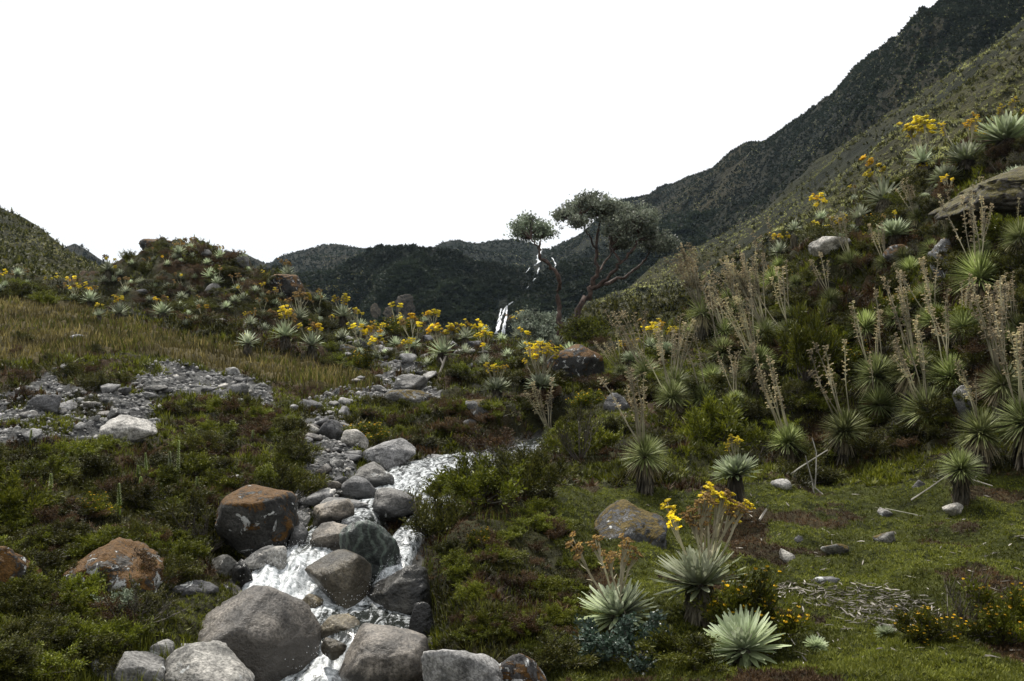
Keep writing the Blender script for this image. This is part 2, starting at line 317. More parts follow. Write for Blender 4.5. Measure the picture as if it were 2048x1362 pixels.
# ------------------------------------------------------------------ near ground mesh
def build_ground():
    nr, ncl = 860, 760
    D = np.concatenate([[1.2, 2., 3., 4., 5.], np.exp(np.linspace(math.log(5.6), math.log(100), nr-5))]); C = np.concatenate([np.linspace(-1800, -220, 70), np.linspace(-200, 2250, 660), np.linspace(2280, 4200, 80)]); ncl = len(C)
    DD, CC = np.meshgrid(D, C, indexing='ij'); x = ((CC-CX)/F*DD).ravel(); y = DD.ravel(); z = H(x, y)
    v = np.stack([x, y, z], 1); i = np.arange(nr*ncl).reshape(nr, ncl)
    f = np.stack([i[:-1, :-1], i[:-1, 1:], i[1:, 1:], i[1:, :-1]], 2).reshape(-1, 4)
    zo = zones(x, y, z); p = p3(x, y)
    n1 = fbm(p, 1.3, 4, 5)*.5+.5; n2 = fbm(p, 5., 3, 9)*.5+.5
    col = np.array([.014, .014, .006])[None]*(1-n1[:, None])+np.array([.030, .030, .010])[None]*n1[:, None]
    red = sstep(.55, .85, fbm(p, .8, 4, 31)*.5+.5)[:, None]; col = col*(1-red)+np.array([.040, .024, .011])*red
    def put(m, a, b):
        nonlocal col
        c = np.array(a)[None]*(1-n2[:, None])+np.array(b)[None]*n2[:, None]; col = np.where(m[:, None], c, col)
    put(zo['tall'], (.05, .042, .016), (.09, .072, .03))
    put(zo['meadow'], (.020, .024, .004), (.050, .058, .008))
    mb = zo['meadow'] & (fbm(p, 1.6, 4, 61) > .45); put(mb, (.026, .022, .010), (.048, .036, .016))
    put(zo['gravel'], (.05, .05, .05), (.12, .12, .115))
    d, l = stream_near(x, y); put(d < .12, (.03, .03, .028), (.09, .085, .075))
    me = mesh_np('ground', v, f, None or bpy.data.materials.get('ground') or groundmat(), True)
    ca = me.color_attributes.new('soil', 'FLOAT_COLOR', 'POINT'); ca.data.foreach_set('color', np.c_[col, np.ones(len(col))].astype(np.float32).ravel())
    tag(link('ground', me), kind='structure')
def groundmat():
    m, t = mat_new('ground'); a = nd(t, 'ShaderNodeVertexColor', layer_name='soil'); g = nd(t, 'ShaderNodeNewGeometry')
    n = noise(t, g.outputs['Position'], 9, 8, .7); n2 = noise(t, g.outputs['Position'], 38, 4, .7)
    c = mixc(t, 1., a.outputs[0], ramp(t, n, [(.3, g3(.45)), (.5, g3(1.)), (.72, g3(1.6))]), 'MULTIPLY')
    c = mixc(t, 1., c, ramp(t, n2, [(.3, g3(.55)), (.7, g3(1.45))]), 'MULTIPLY')
    finish(t, c, .9, mth(t, 'ADD', n, mth(t, 'MULTIPLY', n2, .5)), .9, .05, .15); return m
build_ground()
# ------------------------------------------------------------------ far land
def farmat(name, cols, sc, rock=None, bd=1.5):
    m, t = mat_new(name); g = nd(t, 'ShaderNodeNewGeometry'); P = g.outputs['Position']
    n1 = noise(t, P, .018*sc, 5, .6); n2 = noise(t, P, .25*sc, 6, .75); n3 = noise(t, P, 1.1*sc, 3, .7)
    c = ramp(t, n1, [(.40, cols[0]), (.5, cols[1]), (.60, cols[2])])
    c = mixc(t, 1., c, ramp(t, n2, [(.35, g3(.5)), (.5, g3(1.)), (.68, g3(1.6))]), 'MULTIPLY')
    c = mixc(t, 1., c, ramp(t, n3, [(.3, g3(.6)), (.7, g3(1.4))]), 'MULTIPLY')
    if rock:
        sx = nd(t, 'ShaderNodeSeparateXYZ'); t.links.new(g.outputs['True Normal'], sx.inputs[0])
        q = mth(t, 'ADD', sx.outputs[2], mth(t, 'MULTIPLY', n2, .35))
        c = mixc(t, ramp(t, q, [(.33, g3(1)), (.47, g3(0))]), c, mixc(t, n2, rock, tuple(k*2.2 for k in rock)))
    finish(t, c, .9, mth(t, 'ADD', n2, mth(t, 'MULTIPLY', n3, .4)), 1., bd, .1); return m
PATCH = {}
def patch(name, rows, mat, nu, nv, amp, fs, back=60, tap=.8):
    """rows: list over height levels (base .. ridge) of [(col, row, dist) ...]"""
    c0, c1 = rows[-1][0][0], rows[-1][-1][0]; C = np.linspace(c0, c1, nu); L = []
    for r in rows:
        a = np.array(r, float); L.append(np.stack([np.interp(C, a[:, 0], a[:, 1]), np.interp(C, a[:, 0], a[:, 2])], 1))
    L = np.array(L); k = len(L); vv = np.linspace(0, k-1, nv); g = np.empty((nv, nu, 2))
    for i, q in enumerate(vv):
        a = min(int(q), k-2); fq = q-a; g[i] = L[a]*(1-fq)+L[a+1]*fq
    kw = max(3, nv//(k*2))|1; kk = np.hanning(kw+2)[1:-1]; kk /= kk.sum(); h = kw//2
    for a in range(nu):
        for b in (0, 1):
            e = np.concatenate([2*g[0, a, b]-g[h:0:-1, a, b], g[:, a, b], 2*g[-1, a, b]-g[-2:-h-2:-1, a, b]]); g[:, a, b] = np.convolve(e, kk, 'valid')
    row, D = g[..., 0], g[..., 1]; X = (C[None]-CX)/F*D; Z = (CY-row)/F*D
    nb = 26; Xb = []; Yb = []; Zb = []
    for j in range(1, nb+1):
        q = j/nb; Db = D[-1]+back*q*2.2; Xb.append((C-CX)/F*Db*.5+X[-1]*.5); Yb.append(Db); Zb.append(Z[-1]-back*q**1.5)
    X = np.vstack([X, Xb]); Y = np.vstack([D, Yb]); Z = np.vstack([Z, Zb]); n = X.shape[0]
    p = np.stack([X.ravel(), Y.ravel(), Z.ravel()], 1)
    dz = amp*(fbm(p, 1/fs, 6, 5, .55)*.8+.5*fbm(p*np.array([1, .35, 1]), .9/fs, 4, 91, .5, True)-.25)
    dn = fbm(p, 3/fs, 4, 71)*amp*.35
    tq = np.clip(np.arange(n)/nv, 0, 1)[:, None]**5; tp = (1-tap*tq)*np.clip(np.arange(n)/nv*4, 0, 1)[:, None]; Z = Z+dz.reshape(Z.shape)*tp; Y = Y+dn.reshape(Z.shape)*1.6*tp*np.clip(np.arange(n)/nv*5, 0, 1)[:, None]
    v = np.stack([X.ravel(), Y.ravel(), Z.ravel()], 1); i = np.arange(n*nu).reshape(n, nu)
    f = np.stack([i[:-1, :-1], i[:-1, 1:], i[1:, 1:], i[1:, :-1]], 2).reshape(-1, 4)
    me = mesh_np(name, v, f, mat, True); o = tag(link(name, me), kind='structure')
    PATCH[name] = v.reshape(n, nu, 3)[:nv]
    return o
MF = farmat('far_heath', [(.005, .008, .005), (.008, .011, .006), (.015, .014, .007)], 1., rock=(.035, .035, .034))
MS = farmat('near_slope_heath', [(.010, .012, .004), (.020, .021, .007), (.038, .036, .013)], 2., rock=(.03, .027, .022), bd=.8)
ridge2 = [(380, 560, 620), (500, 548, 560), (530, 524, 520), (560, 507, 500), (600, 496, 500), (650, 491, 500), (700, 489, 500), (735, 491, 500), (765, 484, 490), (800, 491, 480), (830, 497, 480), (880, 486, 470), (920, 476, 460), (960, 481, 460), (985, 480, 455), (1040, 478, 450), (1070, 486, 440), (1100, 492, 430), (1125, 478, 430), (1160, 458, 430), (1200, 425, 430), (1230, 397, 430), (1262, 388, 425), (1300, 389, 410), (1335, 377, 390), (1370, 360, 370), (1400, 342, 350), (1450, 318, 330), (1500, 291, 310)]
patch('back_mountain', [
    [(300, 760, 150), (1000, 760, 120), (1500, 760, 110)],
    [(300, 690, 190), (740, 665, 190), (1000, 668, 170), (1150, 655, 160), (1300, 640, 180), (1500, 500, 220)],
    [(300, 660, 200), (700, 618, 215), (760, 585, 200), (830, 580, 200), (900, 600, 205), (1000, 612, 200), (1150, 590, 210), (1500, 420, 250)],
    [(300, 600, 350), (600, 560, 330), (760, 545, 260), (860, 540, 250), (1000, 560, 270), (1080, 560, 300), (1200, 520, 300), (1500, 360, 280)],
    ridge2], MF, 700, 340, 8., 48., 60, .66)
patch('right_mountain', [
    [(1280, 720, 140), (1500, 640, 140), (1800, 420, 130), (2048, 250, 125), (2500, -50, 120)],
    [(1280, 500, 260), (1500, 400, 220), (1700, 255, 190), (1900, 110, 165), (2048, 10, 155), (2500, -300, 140)],
    [(1280, 440, 330), (1500, 345, 270), (1700, 205, 225), (1900, 60, 190), (2048, -50, 175), (2500, -380, 155)],
    [(1280, 400, 400), (1340, 378, 380), (1375, 357, 360), (1420, 335, 340), (1500, 289, 310), (1550, 268, 290), (1600, 232, 275), (1622, 212, 270), (1650, 190, 262), (1690, 160, 250), (1712, 135, 245), (1750, 108, 238), (1790, 78, 230), (1830, 55, 222), (1870, 25, 215), (1905, -2, 208), (2048, -110, 190), (2500, -440, 165)]],
    farmat('upper_slope_heath', [(.008, .010, .005), (.015, .015, .007), (.028, .024, .010)], 1.4, rock=(.022, .019, .016)), 560, 300, 6., 38., 40, .7)
patch('right_slope', [
    [(1000, 730, 70), (1500, 740, 60), (2500, 600, 50)],
    [(1000, 700, 95), (1200, 665, 85), (1400, 600, 80), (1600, 480, 78), (1800, 360, 75), (2048, 220, 72), (2500, -20, 65)],
    [(1000, 700, 140), (1080, 676, 140), (1190, 612, 150), (1310, 549, 165), (1400, 490, 180), (1500, 425, 185), (1600, 350, 180), (1700, 270, 170), (1800, 200, 160), (1900, 130, 150), (2048, 35, 145), (2500, -250, 130)]],
    MS, 520, 260, 2.4, 20., 25, .25)
patch('left_slope', [
    [(-700, 620, 50), (0, 640, 52), (330, 670, 60)],
    [(-700, 300, 80), (0, 520, 85), (100, 555, 85), (330, 640, 90)],
    [(-700, 60, 120), (-100, 355, 125), (0, 417, 125), (40, 432, 124), (80, 455, 122), (110, 480, 120), (140, 505, 118), (170, 520, 116), (215, 548, 112), (330, 620, 105)]],
    MS, 300, 200, .8, 10., 25)
patch('left_far_ridge', [
    [(-300, 700, 200), (700, 700, 200)], [(-300, 600, 250), (200, 590, 250), (700, 640, 250)],
    [(-300, 420, 330), (100, 492, 330), (128, 496, 330), (150, 488, 330), (170, 500, 325), (205, 522, 320), (260, 545, 320), (400, 530, 320), (452, 500, 320), (490, 507, 320), (530, 527, 320), (580, 560, 320), (700, 640, 320)]],
    MF, 260, 90, 1.6, 20., 40)
gp = mesh_np('valley_floor', [(-3000, -200, -9), (3000, -200, -9), (3000, 4000, -9), (-3000, 4000, -9)], [(0, 1, 2, 3)], MF); tag(link('valley_floor', gp), kind='structure')
def tuft_verts(c, s, n, up=.6, wl=.25, flat=False, seed=0):
    """n blades for each centre c[N,3] of size s[N]: one triangle each"""
    r = np.random.default_rng(seed); N = len(c); a = r.uniform(0, 2*math.pi, (N, n)); e = np.arcsin(r.uniform(.05, 1, (N, n))**(1/(1+up)))
    d = np.stack([np.cos(a)*np.cos(e), np.sin(a)*np.cos(e), np.sin(e)], 2); side = np.stack([-np.sin(a), np.cos(a), r.uniform(-.6, .6, (N, n))], 2)
    S = s[:, None, None]; b = c[:, None]+d*S*r.uniform(0, .55 if not flat else .1, (N, n, 1)); L = S*r.uniform(.45, .9, (N, n, 1))
    v = np.stack([b-side*S*wl*.5, b+side*S*wl*.5, b+d*L], 2).reshape(-1, 3); return v, np.arange(len(v)).reshape(-1, 3)
def near_falls(c):
    a, b = proj(c[:, 0], c[:, 1], c[:, 2]); return ~(((np.abs(a-1003) < 13) & (b > 596) & (b < 690)) | ((np.abs(a-1078) < 12) & (b > 480) & (b < 550)))
def scatter_patch(pn, name, n, smin, smax, blades, mat, v0=0, v1=1, thr=None, up=.6, wl=.25, seed=1, flat=False, fmask=None, kind='shrubs'):
    g = PATCH[pn]; r = np.random.default_rng(seed); nv, nu = g.shape[:2]
    iv = (r.uniform(v0, v1, n)*(nv-1)).astype(int).clip(0, nv-2); iu = r.integers(0, nu-1, n); fu = r.random((n, 1)); fv = r.random((n, 1))
    c = g[iv, iu]*(1-fu)*(1-fv)+g[iv, iu+1]*fu*(1-fv)+g[iv+1, iu]*(1-fu)*fv+g[iv+1, iu+1]*fu*fv
    m = np.ones(n, bool)
    if thr is not None: m &= fbm(c, thr[0], 3, 7) > thr[1]
    if fmask is not None: m &= fmask(c)
    c = c[m]; s = r.uniform(smin, smax, len(c)); v, f = tuft_verts(c, s, blades, up, wl, flat, seed)
    o = link(name, mesh_np(name, v, f, mat)); return tag(o, kind='stuff')
o = scatter_patch('right_slope', 'rosette_ground_cover', 36000, .17, .5, 9, M['farros'], .1, 1, (.05, -.3), .5, .22, 3, True)
tag(o, 'mass of tiny pale rosettes dotting the right mountain slope', 'ground cover')
o = scatter_patch('right_mountain', 'rosette_ground_cover', 16000, .2, .42, 8, M['farros'], .1, .97, (.02, -.2), .5, .22, 4, True, lambda c: c[:, 0] > 40)
tag(o, 'mass of pale rosettes high on the steep right mountain', 'ground cover')
o = scatter_patch('back_mountain', 'rosette_ground_cover', 26000, .3, .6, 7, M['farros'], .35, .97, (.022, .12), .5, .3, 15, True, near_falls)
tag(o, 'faint pale rosettes on the benches of the back mountain', 'ground cover')
o = scatter_patch('left_slope', 'rosette_ground_cover', 10000, .18, .45, 11, M['farros'], .1, 1, (.08, -.3), .5, .22, 5, True)
tag(o, 'mass of tiny pale rosettes dotting the left hillside', 'ground cover')
o = scatter_patch('back_mountain', 'shrub_cover', 60000, .4, 1.0, 9, M['farheath'], .1, 1, (.02, -.8), .1, .9, 6, False, near_falls); tag(o, 'mass of dark shrubs covering the back mountain', 'shrub cover')
o = scatter_patch('right_mountain', 'shrub_cover', 42000, .25, .65, 9, M['farheath'], .1, 1, (.03, -.8), .1, .9, 7, False, lambda c: fbm(c, .012, 3, 3)+(75-c[:, 0])/90 > 0); tag(o, 'mass of dark shrubs covering the right mountain', 'shrub cover')
o = scatter_patch('right_slope', 'shrub_cover', 9000, .25, .6, 12, M['heath'], .05, 1, None, .2, .4, 8); tag(o, 'mass of low dark shrubs between rosettes on the right slope', 'shrub cover')
o = scatter_patch('left_slope', 'shrub_cover', 6000, .2, .6, 12, M['heath'], .05, 1, None, .2, .4, 9); tag(o, 'mass of low dark shrubs between rosettes on the left hillside', 'shrub cover')
o = scatter_patch('left_far_ridge', 'shrub_cover', 3500, .6, 1.4, 9, M['farheath'], .3, 1, None, .6, .3, 10); tag(o, 'dark shrubs covering the far left ridge', 'shrub cover')
# ------------------------------------------------------------------ STREAM
def watermat():
    m, t = mat_new('stream_water'); a = nd(t, 'ShaderNodeVertexColor', layer_name='foam'); g = nd(t, 'ShaderNodeNewGeometry'); P = g.outputs['Position']
    st = nd(t, 'ShaderNodeVectorMath', operation='MULTIPLY'); t.links.new(P, st.inputs[0]); st.inputs[1].default_value = (1.5, .42, .4)
    n = noise(t, st.outputs[0], 9, 5, .6, 1.2); n2 = noise(t, P, 26, 3, .6, .5)
    q = mth(t, 'ADD', mth(t, 'ADD', mth(t, 'MULTIPLY', a.outputs[0], 1.0), mth(t, 'MULTIPLY', mth(t, 'SUBTRACT', n, .5), 2.1)), mth(t, 'MULTIPLY', mth(t, 'SUBTRACT', n2, .5), .7))
    fm = ramp(t, q, [(.45, g3(0)), (.75, g3(.55)), (1.15, g3(1))])
    wat = nd(t, 'ShaderNodeBsdfPrincipled', Roughness=.16); wat.inputs['Base Color'].default_value = (.035, .04, .035, 1); wat.inputs['Specular IOR Level'].default_value = .8
    tp = nd(t, 'ShaderNodeBsdfTransparent'); tp.inputs[0].default_value = (.75, .8, .78, 1); wm = nd(t, 'ShaderNodeMixShader'); wm.inputs[0].default_value = .5; t.links.new(wat.outputs[0], wm.inputs[1]); t.links.new(tp.outputs[0], wm.inputs[2])
    fo = nd(t, 'ShaderNodeBsdfPrincipled', Roughness=.5); fo.inputs['Specular IOR Level'].default_value = .5
    t.links.new(ramp(t, n2, [(.30, (.22, .24, .25)), (.48, (.42, .45, .46)), (.66, (.78, .8, .82))]), fo.inputs['Base Color'])
    b = nd(t, 'ShaderNodeBump', Strength=.45, Distance=.02); t.links.new(mth(t, 'ADD', n, mth(t, 'MULTIPLY', n2, .3)), b.inputs['Height'])
    t.links.new(b.outputs[0], wat.inputs['Normal']); t.links.new(b.outputs[0], fo.inputs['Normal'])
    ms = nd(t, 'ShaderNodeMixShader'); t.links.new(fm, ms.inputs[0]); t.links.new(wm.outputs[0], ms.inputs[1]); t.links.new(fo.outputs[0], ms.inputs[2])
    o = nd(t, 'ShaderNodeOutputMaterial'); t.links.new(ms.outputs[0], o.inputs[0]); return m
MW = watermat()
def stream(name, P, seed, zoff=0):
    nc = 60; T = np.gradient(P[:, :2], axis=0); T /= np.linalg.norm(T, axis=1)[:, None]; N = np.stack([T[:, 1], -T[:, 0]], 1)
    k = np.ones(15)/15; Np = np.stack([np.convolve(np.pad(N[:, i], 7, 'edge'), k, 'valid') for i in (0, 1)], 1)
    s = np.linspace(-1.18, 1.18, nc); xy = P[:, None, :2]+Np[:, None]*(P[:, None, 3:4]*s[None, :, None])
    z = np.repeat(P[:, 2:3], nc, 1); x, y = xy[..., 0].ravel(), xy[..., 1].ravel(); fo = np.repeat(P[:, 4:5], nc, 1).ravel()
    p = p3(x, y); am = .006+.034*fo**1.5; es = np.abs(np.tile(s, len(P))); z = z.ravel()-.07*es**6+am*(1-.7*np.minimum(es, 1)**4)*fbm(p*np.array([1.5, .6, 1]), 5, 4, seed, .5)+zoff+.1*am*fbm(p, 18, 2, seed+5)
    v = np.stack([x, y, z], 1); n = len(P); i = np.arange(n*nc).reshape(n, nc); f = np.stack([i[:-1, :-1], i[:-1, 1:], i[1:, 1:], i[1:, :-1]], 2).reshape(-1, 4)
    me = mesh_np(name, v, f, MW, True); ca = me.color_attributes.new('foam', 'FLOAT_COLOR', 'POINT'); ca.data.foreach_set('color', np.repeat(fo, 4).astype(np.float32))
    tag(link(name, me), kind='structure')
stream('stream', PM, 3); stream('stream_side_channel', PS, 9, .006)
def droplets():
    r = np.random.default_rng(3); P = PA[PA[:, 4] > .75]; n = 1500; k = r.integers(0, len(P), n)
    c = np.stack([P[k, 0]+r.normal(0, .5, n)*P[k, 3], P[k, 1]+r.normal(0, .5, n)*P[k, 3], P[k, 2]+.03+np.abs(r.normal(0, .045, n))], 1); s = r.uniform(.002, .0045, n)
    q = np.array([(1, 0, -.5), (-.5, .87, -.5), (-.5, -.87, -.5), (0, 0, 1)]); v = (c[:, None]+q[None]*s[:, None, None]).reshape(-1, 3)
    b = (np.arange(n)*4)[:, None, None]; f = (b+np.array([(0, 2, 1), (0, 1, 3), (1, 2, 3), (2, 0, 3)])[None]).reshape(-1, 3)
    m, t = mat_new('spray'); finish(t, (.85, .87, .9), .3)
    tag(link('spray_droplets', mesh_np('spray_droplets', v, f, m)), 'white spray droplets thrown up by the cascades', 'spray', kind='stuff')
droplets()
# ------------------------------------------------------------------ waterfalls on the back mountain
def foammat():
    m, t = mat_new('falling_water'); g = nd(t, 'ShaderNodeNewGeometry'); sv = nd(t, 'ShaderNodeVectorMath', operation='MULTIPLY'); t.links.new(g.outputs['Position'], sv.inputs[0]); sv.inputs[1].default_value = (2.4, 1, .35); n = noise(t, sv.outputs[0], 1., 5, .7)
    finish(t, ramp(t, n, [(.40, (.12, .14, .15)), (.54, (.72, .75, .78))]), .5, n, .4, .3); return m
MFW = foammat()
def on_patch(pn, px, py):
    g = PATCH[pn]; c, r = proj(g[..., 0], g[..., 1], g[..., 2]); d = (c-px)**2+(r-py)**2; m = d < 64
    k = np.unravel_index(np.argmin(np.where(m, g[..., 1], 1e9)) if m.any() else np.argmin(d), d.shape); return g[k]
def waterfall(runs, label):
    b = MB(); r = random.Random(5)
    for pts in runs:
        P = []
        for (x0, y0, w0), (x1, y1, w1) in zip(pts[:-1], pts[1:]):
            for k in range(6):
                q = k/6; P.append((x0+(x1-x0)*q+r.uniform(-.7, .7), y0+(y1-y0)*q, (w0+(w1-w0)*q)*r.uniform(.4, .95)))
        P.append(pts[-1]); V = []
        DD = [on_patch('back_mountain', x_, y_)[1] for x_, y_, w_ in P]; DD = [min(DD[max(0, i-2):i+3]) for i in range(len(DD))]
        for (x_, y_, w_), D in zip(P, DD):
            D -= 3.
            for s, dd in ((-1, .12), (-.4, 0), (.35, .03), (1, .1)): V.append(((x_+s*w_*.5-CX)/F*D, D+dd, (CY-y_)/F*D))
        b.add(V, [(4*i+j, 4*i+j+1, 4*i+j+5, 4*i+j+4) for i in range(len(P)-1) for j in range(3)])
    o = link('waterfall', b.mesh('waterfall', MFW, True)); tag(o, label, 'waterfall', kind='structure')
waterfall([[(1026, 603, 3), (1014, 612, 7), (1003, 632, 6), (996, 655, 8), (992, 668, 9)], [(1014, 612, 5), (1012, 635, 6), (1008, 655, 8), (1006, 668, 9)], [(1003, 617, 4), (1000, 628, 4), (994, 650, 3)]], 'twin strand waterfall')
waterfall([[(1084, 491, 5), (1080, 505, 8), (1075, 518, 9), (1079, 522, 7), (1070, 531, 5)]], 'upper cascade')
waterfall([[(1078, 535, 3), (1074, 548, 3)], [(1071, 556, 4), (1066, 562, 3)], [(1060, 535, 2), (1052, 545, 2)], [(1104, 515, 2), (1112, 528, 4), (1109, 537, 3)], [(1058, 572, 2), (1054, 577, 2)]], 'broken lower cascade')
# ------------------------------------------------------------------ rocks
import bmesh
ICO = {}
def ico(l):
    if l not in ICO:
        b = bmesh.new(); bmesh.ops.create_icosphere(b, subdivisions=l, radius=1); b.verts.ensure_lookup_table()
        ICO[l] = (np.array([v.co[:] for v in b.verts]), np.array([[q.index for q in f.verts] for f in b.faces])); b.free()
    return ICO[l]
def rock_verts(seed, lvl=5, planes=None, npl=9, pw=9, rough=.05, soft=1.):
    r = np.random.default_rng(seed); d, f = ico(lvl)
    if planes is None:
        n = r.normal(0, 1, (npl, 3)); n /= np.linalg.norm(n, axis=1)[:, None]; h = r.uniform(.58, 1., npl); pw = max(pw, 16)
    else:
        a = np.array(planes, float); n = a[:, :3]/np.linalg.norm(a[:, :3], axis=1)[:, None]; h = a[:, 3]
        n2 = r.normal(0, 1, (7, 3)); n2 /= np.linalg.norm(n2, axis=1)[:, None]; n = np.r_[n, n2]; h = np.r_[h, r.uniform(.85, 1.1, 7)]; pw = max(18, pw*1.5)
    if lvl > 3:
        n2 = r.normal(0, 1, (16, 3)); n2 /= np.linalg.norm(n2, axis=1)[:, None]; hh = 1/np.maximum((np.maximum(n2@n.T/h[None], 0)**pw).sum(1)**(1/pw), .5); n = np.r_[n, n2]; h = np.r_[h, hh*r.uniform(.93, 1.02, 16)]; pw = pw*1.3
    q = np.maximum(d@n.T/h[None], 0)**pw; rad = (q.sum(1)+.52**pw)**(-1/pw)
    v = d*rad[:, None]; v = v*(1+rough*fbm(v+seed*7.1, 1.7, 3, seed)+rough*.5*fbm(v+seed, 4.5, 5, seed+3, .62))[:, None]
    crack = np.abs(fbm(v+seed*3.3, 1.1, 3, seed+9)); v = v*(1-rough*1.3*sstep(.05, 0, crack))[:, None]
    lo, hi = v.min(0), v.max(0); return (v-(lo+hi)/2)/((hi-lo)/2), f
def boulder(name, box, D, mat, label, cat='boulder', seed=None, planes=None, dep=.8, lvl=5, rot=None, group=None, **k):
    x0, y0, x1, y1 = box
    if y1 < 950 and cat == 'boulder' and y0 > 480 or y0 in (326, 464, 474): D = G((x0+x1)/2, y1-.25*(y1-y0))[1]
    seed = seed if seed is not None else int(x0*3+y0) % 9973
    v, f = rock_verts(seed, lvl, planes, **k); a = (x1-x0)/2/F*D; c = (y1-y0)/2/F*D
    if rot: ca, sa = math.cos(R(rot)), math.sin(R(rot)); v = np.stack([v[:, 0]*ca-v[:, 2]*sa, v[:, 1], v[:, 0]*sa+v[:, 2]*ca], 1)/np.array([1.25, 1, 1.25])
    v = v*np.array([a, a*dep, c]); o = link(name, mesh_np(name, v, f, mat, True), loc=(((x0+x1)/2-CX)/F*D, D, (CY-(y0+y1)/2)/F*D))
    return tag(o, label, cat, group)
